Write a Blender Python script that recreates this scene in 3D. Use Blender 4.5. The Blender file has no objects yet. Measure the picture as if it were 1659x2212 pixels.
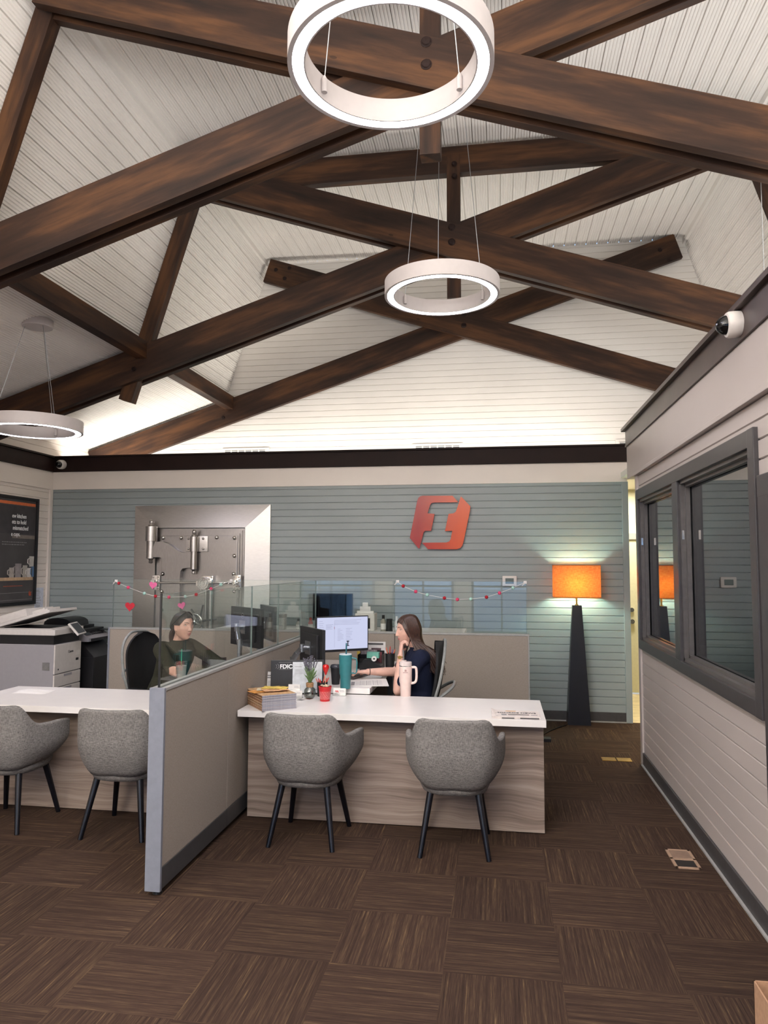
import bpy, bmesh, math, random
from mathutils import Vector, Matrix, noise
random.seed(7)
PI = math.pi
scene = bpy.context.scene
COL = scene.collection
V = Vector

# ------------------------------------------------------------------ camera
F_PX, YAW, PIT, ROL, CAM_H = 1576.3, .154804, .0719868, .002804, 1.66
cy, sy, cp, sp = math.cos(YAW), math.sin(YAW), math.cos(PIT), math.sin(PIT)
c_f = V((-sy*cp, cy*cp, sp)); c_r = V((cy, sy, 0)); c_u = c_r.cross(c_f)
c_r, c_u = c_r*math.cos(ROL)+c_u*math.sin(ROL), -c_r*math.sin(ROL)+c_u*math.cos(ROL)
cam_data = bpy.data.cameras.new('camera'); cam = bpy.data.objects.new('camera', cam_data); COL.objects.link(cam)
m = Matrix.Identity(4)
for i in range(3):
    m[i][0] = c_r[i]; m[i][1] = c_u[i]; m[i][2] = -c_f[i]
m[2][3] = CAM_H
cam.matrix_world = m
cam_data.sensor_fit = 'VERTICAL'; cam_data.sensor_height = 36.0; cam_data.lens = F_PX/2212*36.0
cam_data.clip_start = .05; cam_data.clip_end = 200
scene.camera = cam

# ------------------------------------------------------------------ materials
def nt(name):
    m = bpy.data.materials.new(name); m.use_nodes = True
    n = m.node_tree; b = n.nodes['Principled BSDF']
    return m, n, b
def s2l(c):
    return tuple(((v/255)/12.92 if v/255 <= .04045 else ((v/255+.055)/1.055)**2.4) for v in c)+(1,)
def N(n, t, **k):
    x = n.nodes.new(t)
    for a, v in k.items():
        if hasattr(x, a) and a not in ('Scale',): setattr(x, a, v)
    return x
def mth(n, op, a, b=None, c=None):
    x = n.nodes.new('ShaderNodeMath'); x.operation = op
    for i, v in enumerate((a, b, c)):
        if v is None: continue
        if isinstance(v, (int, float)): x.inputs[i].default_value = v
        else: n.links.new(v, x.inputs[i])
    return x.outputs[0]
def mixc(n, f, a, b):
    x = n.nodes.new('ShaderNodeMix'); x.data_type = 'RGBA'
    for s, v in ((x.inputs[0], f), (x.inputs[6], a), (x.inputs[7], b)):
        if isinstance(v, (int, float, tuple)): s.default_value = v
        else: n.links.new(v, s)
    return x.outputs[2]
def coords(n, scale=(1, 1, 1), kind='Object', rot=(0, 0, 0)):
    t = n.nodes.new('ShaderNodeTexCoord'); mp = n.nodes.new('ShaderNodeMapping')
    mp.inputs['Scale'].default_value = scale; mp.inputs['Rotation'].default_value = rot
    n.links.new(t.outputs[kind], mp.inputs[0]); return mp.outputs[0]
def noisetex(n, vec, scale, detail=3, rough=.5):
    t = n.nodes.new('ShaderNodeTexNoise'); t.inputs['Scale'].default_value = scale
    t.inputs['Detail'].default_value = detail; t.inputs['Roughness'].default_value = rough
    n.links.new(vec, t.inputs['Vector']); return t.outputs[0]
def ramp(n, f, stops):
    r = n.nodes.new('ShaderNodeValToRGB'); n.links.new(f, r.inputs[0])
    e = r.color_ramp.elements
    while len(e) < len(stops): e.new(.5)
    for i, (p, c) in enumerate(stops): e[i].position = p; e[i].color = c
    return r.outputs[0]
def bump(n, b, h, dist=.002, st=.5):
    x = n.nodes.new('ShaderNodeBump'); x.inputs['Distance'].default_value = dist; x.inputs['Strength'].default_value = st
    n.links.new(h, x.inputs['Height']); n.links.new(x.outputs[0], b.inputs['Normal'])
_m = {}
def plain(name, c, rough=.5, metal=0, var=.06, scale=30, spec=.5, bmp=0, coat=0, scl=(1, 1, 1)):
    """procedural paint / plastic / metal: colour with a slight noise variation"""
    if name in _m: return _m[name]
    m, n, b = nt(name)
    co = s2l(c); v = coords(n, scl)
    f = noisetex(n, v, scale, 3)
    lo = tuple(x*(1-var*2) for x in co[:3])+(1,); hi = tuple(min(1, x*(1+var*2)) for x in co[:3])+(1,)
    n.links.new(ramp(n, f, [(.3, lo), (.7, hi)]), b.inputs['Base Color'])
    b.inputs['Roughness'].default_value = rough; b.inputs['Metallic'].default_value = metal
    b.inputs['Specular IOR Level'].default_value = spec
    if coat: b.inputs['Coat Weight'].default_value = coat
    if bmp: bump(n, b, f, bmp, .6)
    _m[name] = m; return m
def emis(name, c, st):
    m, n, b = nt(name)
    b.inputs['Base Color'].default_value = s2l(c) if st > 1 else (.01, .01, .012, 1); b.inputs['Emission Color'].default_value = s2l(c)
    b.inputs['Emission Strength'].default_value = st; return m
def glassmat(name, tint, f0=.045, rough=0.0):
    m = bpy.data.materials.new(name); m.use_nodes = True; n = m.node_tree
    n.nodes.clear(); out = n.nodes.new('ShaderNodeOutputMaterial')
    tr = n.nodes.new('ShaderNodeBsdfTransparent'); tr.inputs[0].default_value = tint
    gl = n.nodes.new('ShaderNodeBsdfGlossy'); gl.inputs['Roughness'].default_value = rough
    g = n.nodes.new('ShaderNodeNewGeometry'); d = n.nodes.new('ShaderNodeVectorMath'); d.operation = 'DOT_PRODUCT'
    n.links.new(g.outputs['Normal'], d.inputs[0]); n.links.new(g.outputs['Incoming'], d.inputs[1])
    a = mth(n, 'ABSOLUTE', d.outputs['Value']); a = mth(n, 'SUBTRACT', 1.0, a); a = mth(n, 'POWER', a, 5.0)
    a = mth(n, 'MULTIPLY_ADD', a, 1-f0, f0)
    mx = n.nodes.new('ShaderNodeMixShader'); n.links.new(a, mx.inputs[0]); n.links.new(tr.outputs[0], mx.inputs[1]); n.links.new(gl.outputs[0], mx.inputs[2])
    n.links.new(mx.outputs[0], out.inputs[0]); return m
def wood(name, dark, mid, light, rough=.45, scl=(.6, 6, 6), knots=True):
    m, n, b = nt(name)
    v = coords(n, scl); f = noisetex(n, v, 4.0, 8, .62)
    v2 = coords(n, (.35, 2.2, 2.2)); f2 = noisetex(n, v2, 3.0, 3)
    g = mth(n, 'MULTIPLY_ADD', f2, .75, mth(n, 'MULTIPLY', f, .45))
    c = ramp(n, g, [(.42, s2l(dark)), (.58, s2l(mid)), (.76, s2l(light))])
    if knots:
        vo = n.nodes.new('ShaderNodeTexVoronoi'); vo.inputs['Scale'].default_value = 1.0
        n.links.new(coords(n, (1.3, 3.2, 3.2)), vo.inputs['Vector'])
        k = mth(n, 'LESS_THAN', vo.outputs['Distance'], .07)
        c = mixc(n, mth(n, 'MULTIPLY', k, .6), c, s2l((28, 14, 10)))
    n.links.new(c, b.inputs['Base Color']); b.inputs['Roughness'].default_value = rough
    b.inputs['Specular IOR Level'].default_value = .28; bump(n, b, f, .002, .35); return m

M = {}
M['ceil'] = plain('white_ceiling_paint', (240, 236, 231), .55, var=.015, scale=1.5)
M['gable'] = plain('white_gable_paint', (241, 237, 231), .5, var=.015, scale=1.5)
M['cream'] = plain('cream_wall_paint', (232, 223, 214), .42, var=.015, scale=2)
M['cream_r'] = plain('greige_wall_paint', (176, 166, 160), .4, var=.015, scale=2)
M['blue'] = plain('grey_blue_wall_paint', (146, 155, 155), .38, var=.02, scale=2)
M['beam'] = wood('dark_stained_beam', (29, 17, 12), (50, 31, 21), (86, 56, 33), .55)
M['fascia'] = plain('dark_brown_fascia_paint', (34, 20, 17), .55, spec=.2, var=.08, scale=6)
M['base'] = plain('charcoal_baseboard_paint', (62, 60, 60), .5)
M['winframe'] = plain('charcoal_window_frame_paint', (58, 55, 56), .35, var=.05)
M['steel'] = plain('brushed_steel', (190, 186, 181), .34, 1, var=.04, scale=20, scl=(1, 1, 14))
M['steel_d'] = plain('darker_brushed_steel', (156, 152, 149), .3, 1, var=.05, scale=20, scl=(14, 1, 1))
M['chrome'] = plain('polished_chrome', (215, 212, 208), .09, 1, var=.02)
M['alu'] = plain('satin_aluminium', (165, 168, 172), .35, 1, var=.03)
M['white'] = plain('white_laminate', (222, 217, 214), .28, var=.01, scale=8, spec=.5)
M['whiteplastic'] = plain('white_plastic', (214, 208, 202), .4, var=.02)
M['black'] = plain('black_plastic', (20, 20, 22), .4, var=.1)
M['blackmatte'] = plain('black_mesh_fabric', (13, 13, 15), .85, var=.2, scale=300)
M['navyleg'] = plain('black_lacquered_wood', (15, 16, 22), .25, var=.1)
M['trimgrey'] = plain('blue_grey_powder_coat', (118, 121, 131), .45, var=.03)
M['trimlight'] = plain('light_grey_powder_coat', (150, 149, 146), .42, var=.03)
M['kick'] = plain('charcoal_kick_plate', (66, 66, 67), .4, var=.04)
M['gold'] = plain('yellow_brass', (196, 158, 84), .3, 1, var=.06)
M['glass'] = glassmat('clear_screen_glass', (.955, .98, .968, 1), .055)
M['winglass'] = glassmat('office_window_glass', (.50, .54, .58, 1), .26)
M['clear'] = glassmat('clear_plastic', (.93, .94, .94, 1), .06, .05)
M['ledring'] = emis('pendant_led_diffuser', (240, 238, 255), 46.0)
M['ringbody'] = plain('white_pendant_metal', (196, 189, 188), .45, var=.01)
M['paper'] = plain('white_paper', (226, 222, 218), .7, var=.02)
M['ink'] = plain('dark_grey_ink', (62, 60, 62), .7)
M['ink2'] = plain('mid_grey_ink', (140, 137, 138), .7)
M['red'] = plain('red_plastic', (190, 34, 38), .4)
M['teal'] = plain('teal_powder_coat', (48, 118, 124), .4, var=.03)
M['pinkwhite'] = plain('pale_pink_powder_coat', (224, 200, 192), .45, var=.02)
M['lettering'] = plain('white_lettering', (235, 235, 235), .5)
M['doorpaint'] = plain('pale_hall_paint', (205, 200, 170), .5, var=.02)
M['vinyl'] = plain('beige_vinyl_floor', (205, 188, 150), .5, var=.08, scale=8)
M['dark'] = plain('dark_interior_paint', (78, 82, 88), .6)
M['screen'] = emis('lit_monitor_screen', (215, 220, 250), .5)

def fabric(name, a, b_, sc=420, rough=.95, contrast=(.38, .62)):
    m, n, b = nt(name)
    v1 = noisetex(n, coords(n, (1, 1, .12)), sc, 2); v2 = noisetex(n, coords(n, (.12, .12, 1)), sc, 2)
    g = mth(n, 'MULTIPLY', mth(n, 'ADD', v1, v2), .5)
    n.links.new(ramp(n, g, [(contrast[0], s2l(a)), (contrast[1], s2l(b_))]), b.inputs['Base Color'])
    b.inputs['Roughness'].default_value = rough; b.inputs['Specular IOR Level'].default_value = .2
    bump(n, b, g, .0015, .6); return m
M['tweed'] = fabric('grey_tweed_upholstery', (84, 81, 79), (142, 138, 134), 420, contrast=(.36, .64))
M['panelfab'] = fabric('beige_panel_fabric', (142, 132, 122), (158, 148, 138), 620)
M['shade'] = None

def laminate():
    m, n, b = nt('grey_brown_wood_laminate')
    warp = noisetex(n, coords(n, (1.1, 1, 2.2)), 1.6, 2)
    t = n.nodes.new('ShaderNodeTexCoord'); s = n.nodes.new('ShaderNodeSeparateXYZ'); n.links.new(t.outputs['Object'], s.inputs[0])
    zz = mth(n, 'MULTIPLY_ADD', warp, .13, s.outputs[2]); k = n.nodes.new('ShaderNodeCombineXYZ')
    n.links.new(mth(n, 'MULTIPLY', s.outputs[0], .7), k.inputs[0]); n.links.new(mth(n, 'MULTIPLY', zz, 26), k.inputs[2])
    f = noisetex(n, k.outputs[0], 1.0, 4, .55)
    k2 = n.nodes.new('ShaderNodeCombineXYZ'); n.links.new(mth(n, 'MULTIPLY', s.outputs[0], 3), k2.inputs[0]); n.links.new(mth(n, 'MULTIPLY', zz, 150), k2.inputs[2])
    f2 = noisetex(n, k2.outputs[0], 1.0, 3, .6)
    g = mth(n, 'ADD', mth(n, 'MULTIPLY', f, .7), mth(n, 'MULTIPLY', f2, .3))
    n.links.new(ramp(n, g, [(.34, s2l((104, 88, 78))), (.5, s2l((140, 123, 111))), (.66, s2l((168, 152, 139)))]), b.inputs['Base Color'])
    b.inputs['Roughness'].default_value = .45; return m
M['laminate'] = laminate()

def carpet():
    m, n, b = nt('brown_carpet_tile')
    t = n.nodes.new('ShaderNodeTexCoord'); s = n.nodes.new('ShaderNodeSeparateXYZ'); n.links.new(t.outputs['Object'], s.inputs[0])
    x = mth(n, 'DIVIDE', mth(n, 'SUBTRACT', s.outputs[0], .24), .476); y = mth(n, 'DIVIDE', mth(n, 'SUBTRACT', s.outputs[1], 3.11), .468)
    ix = mth(n, 'FLOOR', x); iy = mth(n, 'FLOOR', y)
    par = mth(n, 'FLOORED_MODULO', mth(n, 'ADD', ix, iy), 2.0)
    def comb(a, b_, c):
        k = n.nodes.new('ShaderNodeCombineXYZ')
        for i, q in enumerate((a, b_, c)):
            if isinstance(q, (int, float)): k.inputs[i].default_value = q
            else: n.links.new(q, k.inputs[i])
        return k.outputs[0]
    seed = mth(n, 'ADD', mth(n, 'MULTIPLY', ix, 7.31), mth(n, 'MULTIPLY', iy, 3.77))
    def stripes(across, along, k):
        v = comb(mth(n, 'MULTIPLY', across, 110*k), mth(n, 'MULTIPLY', along, 1.6*k*k), seed); return noisetex(n, v, 1.0, 3, .6)
    def both(k):
        a = stripes(s.outputs[0], s.outputs[1], k); c = stripes(s.outputs[1], s.outputs[0], k)
        mx = n.nodes.new('ShaderNodeMix'); n.links.new(par, mx.inputs[0]); n.links.new(a, mx.inputs[2]); n.links.new(c, mx.inputs[3]); return mx.outputs[0]
    g = both(1.0); g2 = both(2.6)
    tot = mth(n, 'ADD', mth(n, 'MULTIPLY', g, .6), mth(n, 'MULTIPLY', g2, .4))
    col = ramp(n, tot, [(.34, s2l((42, 30, 25))), (.5, s2l((58, 43, 35))), (.61, s2l((77, 60, 45))), (.72, s2l((118, 96, 66)))])
    wn = n.nodes.new('ShaderNodeTexWhiteNoise'); wn.noise_dimensions = '1D'; n.links.new(seed, wn.inputs['W'])
    br = mth(n, 'MULTIPLY_ADD', wn.outputs[0], .18, .9)
    vm = n.nodes.new('ShaderNodeVectorMath'); vm.operation = 'SCALE'; n.links.new(col, vm.inputs[0]); n.links.new(br, vm.inputs['Scale'])
    n.links.new(vm.outputs[0], b.inputs['Base Color']); b.inputs['Roughness'].default_value = .95; b.inputs['Specular IOR Level'].default_value = .15
    bump(n, b, tot, .004, .7); return m
M['carpet'] = carpet()

# ------------------------------------------------------------------ mesh helpers
def frame(p0, p1, up=V((0, 0, 1))):
    d = (V(p1)-V(p0)); L = d.length; d.normalize()
    if abs(d.dot(up)) > .98: up = V((0, 1, 0))
    s = up.cross(d).normalized(); u = d.cross(s)
    return d, s, u, L
class MB:
    def __init__(s): s.bm = bmesh.new(); s.mi = 0
    def face(s, vs):
        try:
            f = s.bm.faces.new(vs); f.material_index = s.mi; return f
        except ValueError: return None
    def verts(s, pts, M=None): return [s.bm.verts.new((M @ V(p)) if M else V(p)) for p in pts]
    def box(s, a, b, M=None, bev=0):
        a, b = V(a), V(b); lo = V((min(a[i], b[i]) for i in range(3))); hi = V((max(a[i], b[i]) for i in range(3)))
        v = s.verts([(x, y, z) for z in (lo.z, hi.z) for (x, y) in ((lo.x, lo.y), (hi.x, lo.y), (hi.x, hi.y), (lo.x, hi.y))], M)
        fs = [s.face([v[i] for i in q]) for q in ((3, 2, 1, 0), (4, 5, 6, 7), (0, 1, 5, 4), (1, 2, 6, 5), (2, 3, 7, 6), (3, 0, 4, 7))]
        if bev:
            es = list({e for f in fs for e in f.edges})
            bmesh.ops.bevel(s.bm, geom=es, offset=bev, segments=2, affect='EDGES', profile=.7)
        return s
    def ring_loft(s, rings, closed=True, cap=True, M=None):
        """rings: list of lists of points"""
        vr = [s.verts(r, M) for r in rings]; n = len(vr[0])
        for a, b in zip(vr[:-1], vr[1:]):
            for i in range(n if closed else n-1): s.face([a[i], a[(i+1) % n], b[(i+1) % n], b[i]])
        if cap and closed: s.face(list(reversed(vr[0]))); s.face(vr[-1])
        return s
    def tube(s, pts, r, n=8, cap=True, M=None):
        pts = [V(p) for p in pts]; rr = r if isinstance(r, (list, tuple)) else [r]*len(pts)
        rings = []; u = None
        for i, p in enumerate(pts):
            d = (pts[min(i+1, len(pts)-1)]-pts[max(i-1, 0)]).normalized()
            if u is None: u = d.orthogonal().normalized()
            u = (u-d*u.dot(d)).normalized(); w = d.cross(u)
            rings.append([p+(u*math.cos(2*PI*k/n)+w*math.sin(2*PI*k/n))*rr[i] for k in range(n)])
        return s.ring_loft(rings, True, cap, M)
    def cyl(s, p0, p1, r0, r1=None, n=24): return s.tube([p0, p1], [r0, r0 if r1 is None else r1], n)
    def lathe(s, prof, c=(0, 0, 0), n=32, M=None, axis='Z', cap=True):
        c = V(c); rings = []
        for r, h in prof:
            r = max(r, 1e-5)
            if axis == 'Z': rings.append([c+V((r*math.cos(2*PI*k/n), r*math.sin(2*PI*k/n), h)) for k in range(n)])
            elif axis == 'Y': rings.append([c+V((r*math.cos(2*PI*k/n), h, -r*math.sin(2*PI*k/n))) for k in range(n)])
            else: rings.append([c+V((h, r*math.cos(2*PI*k/n), r*math.sin(2*PI*k/n))) for k in range(n)])
        return s.ring_loft(rings, True, cap, M)
    def sphere(s, c, r, n=16, M=None):
        rx, ry, rz = r if isinstance(r, (tuple, list)) else (r, r, r); c = V(c); rings = []
        for i in range(n+1):
            t = PI*i/n; q = max(math.sin(t), 1e-4)
            rings.append([c+V((rx*q*math.cos(2*PI*k/(2*n)), ry*q*math.sin(2*PI*k/(2*n)), -rz*math.cos(t))) for k in range(2*n)])
        return s.ring_loft(rings, True, True, M)
    def prism(s, poly, to3, d):
        """poly 2D -> to3(u,v) 3D, extruded by vector d"""
        a = s.verts([to3(*p) for p in poly]); b = s.verts([V(to3(*p))+V(d) for p in poly]); n = len(poly)
        s.face(a); s.face(list(reversed(b)))
        for i in range(n): s.face([a[i], b[i], b[(i+1) % n], a[(i+1) % n]])
        return s
    def mesh(s, name):
        bmesh.ops.recalc_face_normals(s.bm, faces=s.bm.faces)
        me = bpy.data.meshes.new(name); s.bm.to_mesh(me); s.bm.free(); return me
def smooth_mesh(me, ang=40):
    bm = bmesh.new(); bm.from_mesh(me); lim = math.radians(ang)
    for f in bm.faces: f.smooth = True
    for e in bm.edges:
        if len(e.link_faces) == 2: e.smooth = e.calc_face_angle(0) < lim
        else: e.smooth = False
    bm.to_mesh(me); bm.free()
def link(name, me, mats, parent=None, sm=False):
    if sm: smooth_mesh(me, 40 if sm is True else sm)
    for q in (mats if isinstance(mats, (list, tuple)) else [mats]): me.materials.append(q)
    o = bpy.data.objects.new(name, me); COL.objects.link(o)
    if parent: o.parent = parent
    return o
WM = {}     # world matrices of the empties
def thing(name, label, cat, loc=(0, 0, 0), rotz=0, group=None):
    o = bpy.data.objects.new(name, None); COL.objects.link(o); o.empty_display_size = .1
    o.location = loc; o.rotation_euler = (0, 0, rotz); o['label'] = label; o['category'] = cat
    if group: o['group'] = group
    WM[o.name] = Matrix.Translation(loc) @ Matrix.Rotation(rotz, 4, 'Z'); return o
def root_of(o):
    while o.parent: o = o.parent
    return o
def part(name, mb, mats, parent, world=True, sm=False, label=None):
    """mesh made in world coordinates (or the thing's own when world=False) parented to its thing"""
    me = mb.mesh(name) if isinstance(mb, MB) else mb
    if world: me.transform(WM[root_of(parent).name].inverted())
    o = link(name, me, mats, parent, sm)
    if label: o['label'] = label
    return o
def solo(name, mb, mats, label, cat, group=None, sm=False, loc=None):
    """a thing that is one mesh; origin moved to loc"""
    me = mb.mesh(name) if isinstance(mb, MB) else mb
    if loc is not None: me.transform(Matrix.Translation(-V(loc)))
    o = link(name, me, mats, None, sm)
    if loc is not None: o.location = loc
    o['label'] = label; o['category'] = cat
    if group: o['group'] = group
    WM[o.name] = Matrix.Translation(loc if loc is not None else (0, 0, 0)); return o
def struct(name, mb, mats, sm=False, parent=None):
    o = link(name, mb.mesh(name) if isinstance(mb, MB) else mb, mats, parent, sm)
    if not parent: o['kind'] = 'structure'
    return o
def dup(root, loc, rotz=None, label=None, group=None):
    r = root.copy(); COL.objects.link(r); r.location = loc
    if rotz is not None: r.rotation_euler = (0, 0, rotz)
    if label: r['label'] = label
    if group: r['group'] = group
    for ch in list(root.children):
        c = ch.copy(); COL.objects.link(c); c.parent = r
        for g in ch.children:
            d = g.copy(); COL.objects.link(d); d.parent = c
    return r
def beam(name, p0, p1, w, h, mat, parent, off=V((0, 0, 0)), up=V((0, 0, 1)), endcut=0):
    """box whose own X axis runs along it (so the grain follows); w across, h along up"""
    d, s, u, L = frame(p0, p1, up)
    mb = MB(); mb.box((0, -w/2, -h/2), (L, w/2, h/2), bev=.004)
    me = mb.mesh(name); me.materials.append(mat)
    o = bpy.data.objects.new(name, me); COL.objects.link(o)
    mm = Matrix.Identity(4); p0 = V(p0)+off
    for i in range(3): mm[i][0] = d[i]; mm[i][1] = s[i]; mm[i][2] = u[i]; mm[i][3] = p0[i]
    if parent:
        o.parent = parent; mm = WM[root_of(parent).name].inverted() @ mm
    o.matrix_local = mm; return o
def text_mesh(s, size, ext=.0008, align='LEFT', bold=0, sx=1):
    c = bpy.data.curves.new('t', 'FONT'); c.body = s; c.size = size; c.extrude = ext; c.align_x = align; c.offset = bold
    o = bpy.data.objects.new('t', c); COL.objects.link(o); dg = bpy.context.evaluated_depsgraph_get(); dg.update()
    me = bpy.data.meshes.new_from_object(o.evaluated_get(dg)); bpy.data.objects.remove(o); bpy.data.curves.remove(c)
    if sx != 1: me.transform(Matrix.Diagonal((sx, 1, 1, 1)))
    me.materials.clear(); return me
def basis(o, x, y, z):
    mm = Matrix.Identity(4)
    for i in range(3): mm[i][0] = x[i]; mm[i][1] = y[i]; mm[i][2] = z[i]; mm[i][3] = o[i]
    return mm
def text(name, s, size, mm, mat, parent, **k):
    me = text_mesh(s, size, **k); me.transform(mm); return part(name, me, mat, parent)

# ------------------------------------------------------------------ room shell
def profile_wall(z0, z1, pitch, d=.009, g=.0055):
    """(z, depth) profile of boards with V grooves"""
    pr = [(z0, 0)]; z = z0+pitch
    while z < z1-.01:
        pr += [(z-g, 0), (z-g*.25, -d), (z+g*.25, -d), (z+g, 0)]; z += pitch
    pr.append((z1, 0)); return pr
def boards(mb, pr, f):
    """pr profile; f(z,depth)->(pA,pB) the two ends"""
    va = [mb.verts(f(z, d)) for z, d in pr]
    for a, b in zip(va[:-1], va[1:]): mb.face([a[0], a[1], b[1], b[0]])
YB, XL, XR, YG, YF = 8.15, -5.38, 1.19, 9.05, -3.0
P1, P2 = .078, .0925
# floor
mb = MB(); mb.box((-5.5, YF-.1, -.1), (5.2, YB+.02, 0)); struct('floor', mb, M['carpet'])
mb = MB(); mb.box((-5.5, YB+.02, -.1), (5.2, 10.2, -.002)); struct('floor_hall', mb, M['vinyl'])
# blue back wall
def shift(pr, z): return pr
mb = MB(); boards(mb, profile_wall(.105, 2.56, P1), lambda z, d: ((XL, YB-d, z), (1.33, YB-d, z)))
mb.box((XL, YB+.008, 0), (1.385, YB+.14, 2.95))
struct('wall_back', mb, M['blue'])
mb = MB(); mb.box((1.325, YB-.02, 0), (1.39, YB+.141, 2.56), bev=.003); struct('trim_corner_blue', mb, M['blue'])
mb = MB(); mb.box((XL, YB-.014, 2.56), (1.385, YB+.005, 2.775), bev=.002); struct('trim_band_back', mb, M['cream'])
mb = MB(); mb.box((XL, YB-.045, 2.775), (1.385, YB+.15, 2.945), bev=.003); mb.box((XL, YB-.07, 2.945), (1.385, YB+.2, 2.965), bev=.003)
struct('trim_fascia_back', mb, M['fascia'])
mb = MB(); mb.box((XL, YB-.016, 0), (1.325, YB+.0, .105), bev=.004); struct('baseboard_back', mb, M['base'])
mb = MB(); mb.box((XL, YB-.03, 0), (1.325, YB-.016, .012), bev=.002); struct('trim_shoe_back', mb, M['trimlight'])
# ledge behind the blue wall and hall ceiling
mb = MB(); mb.box((-5.5, YB+.14, 2.66), (5.0, 10.2, 2.72)); struct('ceiling_hall', mb, M['cream'])
# left wall
mb = MB(); boards(mb, profile_wall(.1, 2.56, P1), lambda z, d: ((XL+d, YF, z), (XL+d, YB-.03, z)))
boards(mb, profile_wall(2.9, 3.3, P1), lambda z, d: ((XL+d, YF, z), (XL+d, YG+.2, z)))
mb.box((XL-.15, YF, 0), (XL-.012, YG+.2, 3.3)); struct('wall_left', mb, M['cream'])
mb = MB(); mb.box((XL-.01, YB-.06, 0), (XL+.02, YB-.005, 2.56), bev=.003); struct('trim_corner_left', mb, M['cream'])
mb = MB(); mb.box((XL-.01, YF, 2.56), (XL+.016, YB-.014, 2.775), bev=.002); struct('trim_band_left', mb, M['cream'])
mb = MB(); mb.box((XL-.01, YF, 2.775), (XL+.045, YB-.045, 2.945), bev=.003); mb.box((XL-.01, YF, 2.945), (XL+.07, YB-.07, 2.965), bev=.003)
struct('trim_fascia_left', mb, M['fascia'])
mb = MB(); mb.box((XL, YF, 0), (XL+.016, YB-.016, .1), bev=.004); struct('baseboard_left', mb, M['base'])
# gable wall above and the roof deck, profile symmetric about x = -.37
XC, CW, CB, ZT, ZB_ = -.352, 2.605, 3.18, 5.62, 3.80
ZE = ZB_-.33*(5.1-CB)
outline = [(XC-5.1, ZE), (XC-CB, ZB_), (XC-CW, ZT), (XC+CW, ZT), (XC+CB, ZB_), (XC+5.1, ZE)]
def xat(z):
    if z > ZB_: return CB+(CW-CB)*(z-ZB_)/(ZT-ZB_)
    return 5.1+(CB-5.1)*(z-ZE)/(ZB_-ZE) if z > ZE else 5.1
mb = MB(); boards(mb, profile_wall(2.7, ZT, P1, .010, .0055), lambda z, d: ((XC-xat(z)-.05, YG+d*-1, z), (XC+xat(z)+.05, YG-d, z)))
struct('wall_gable', mb, M['gable'])
def deck(name, a, b, inward):
    a, b, w = V((a[0], a[1])), V((b[0], b[1])), V(inward).normalized(); L = (b-a).length; e = (b-a)/L
    p = .0262; k = int(L/p); pr = []
    for i in range(k):
        s0 = i*p; deep = .012 if i % 5 == 0 else 0
        pr += [(s0, -deep), (s0+.0045 if deep else s0+.001, -deep), (s0+.007, .007), (s0+.019, .007), (s0+.0245, 0)]
    pr.append((L, 0)); mb = MB(); va = []
    for s_, h in pr:
        q = a+e*s_+w*h; va.append(mb.verts([(q.x, YF, q.y), (q.x, YG, q.y)]))
    for x, y in zip(va[:-1], va[1:]): mb.face([x[0], x[1], y[1], y[0]])
    # weather side
    o1, o2 = a-w*.06, b-w*.06; v = mb.verts([(o1.x, YF, o1.y), (o1.x, YG, o1.y), (o2.x, YG, o2.y), (o2.x, YF, o2.y)]); mb.face(v)
    return struct(name, mb, M['ceil'])
deck('ceiling_left_slope', outline[0], outline[1], (.33, -1)); deck('ceiling_left_rise', outline[1], outline[2], (1.75, -.575))
deck('ceiling_top', outline[2], outline[3], (0, -1)); deck('ceiling_right_rise', outline[3], outline[4], (-1.75, -.575))
deck('ceiling_right_slope', outline[4], outline[5], (-.33, -1))
for i, (x, z, q) in enumerate(((outline[2][0], ZT, 1), (outline[3][0], ZT, -1))):
    mb = MB(); mb.box((x+q*.005, YF, z-.012), (x+q*.06, YG, z-.001)); mb.box((x-q*.025, YF, z-.075), (x+q*.012, YG, z-.005))
    struct('trim_crease_%s' % ('left' if i == 0 else 'right'), mb, M['ceil'])
# far right side wall
mb = MB(); mb.box((XC+5.05, YF, 0), (XC+5.2, YG+.2, 3.4)); struct('wall_right_outer', mb, M['cream'])
# front wall with window openings (behind the viewer)
FW = [(-4.6, -3.1), (-2.4, -1.0), (-.6, .75)]
mb = MB(); xs = [-5.5]+[v for w in FW for v in w]+[5.2]
for i in range(0, len(xs), 2): mb.box((xs[i], YF-.15, 0), (xs[i+1], YF, 5.75))
for a, b in FW: mb.box((a, YF-.15, 0), (b, YF, .12)); mb.box((a, YF-.15, 2.3), (b, YF, 5.75))
struct('wall_front', mb, M['cream'])
for i, (a, b) in enumerate(FW):
    mb = MB(); t = .05
    mb.box((a, YF-.1, .12), (a+t, YF+.02, 2.3)); mb.box((b-t, YF-.1, .12), (b, YF+.02, 2.3)); mb.box((a, YF-.1, .12), (b, YF+.02, .12+t)); mb.box((a, YF-.1, 2.3-t), (b, YF+.02, 2.3))
    mb.box(((a+b)/2-.02, YF-.08, .12), ((a+b)/2+.02, YF, 2.3)); mb.box((a, YF-.08, 1.15), (b, YF, 1.19))
    w = struct('window_%d' % (i+3), mb, M['winframe'])
    mb = MB(); mb.box((a+t, YF-.055, .17), (b-t, YF-.05, 2.25)); link('pane', mb.mesh('pane'), M['glass'], w)
mb = MB(); mb.box((-30, -40, -.3), (30, YF-.15, -.12)); struct('ground', mb, plain('pale_pavement', (170, 172, 178), .8))

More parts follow.
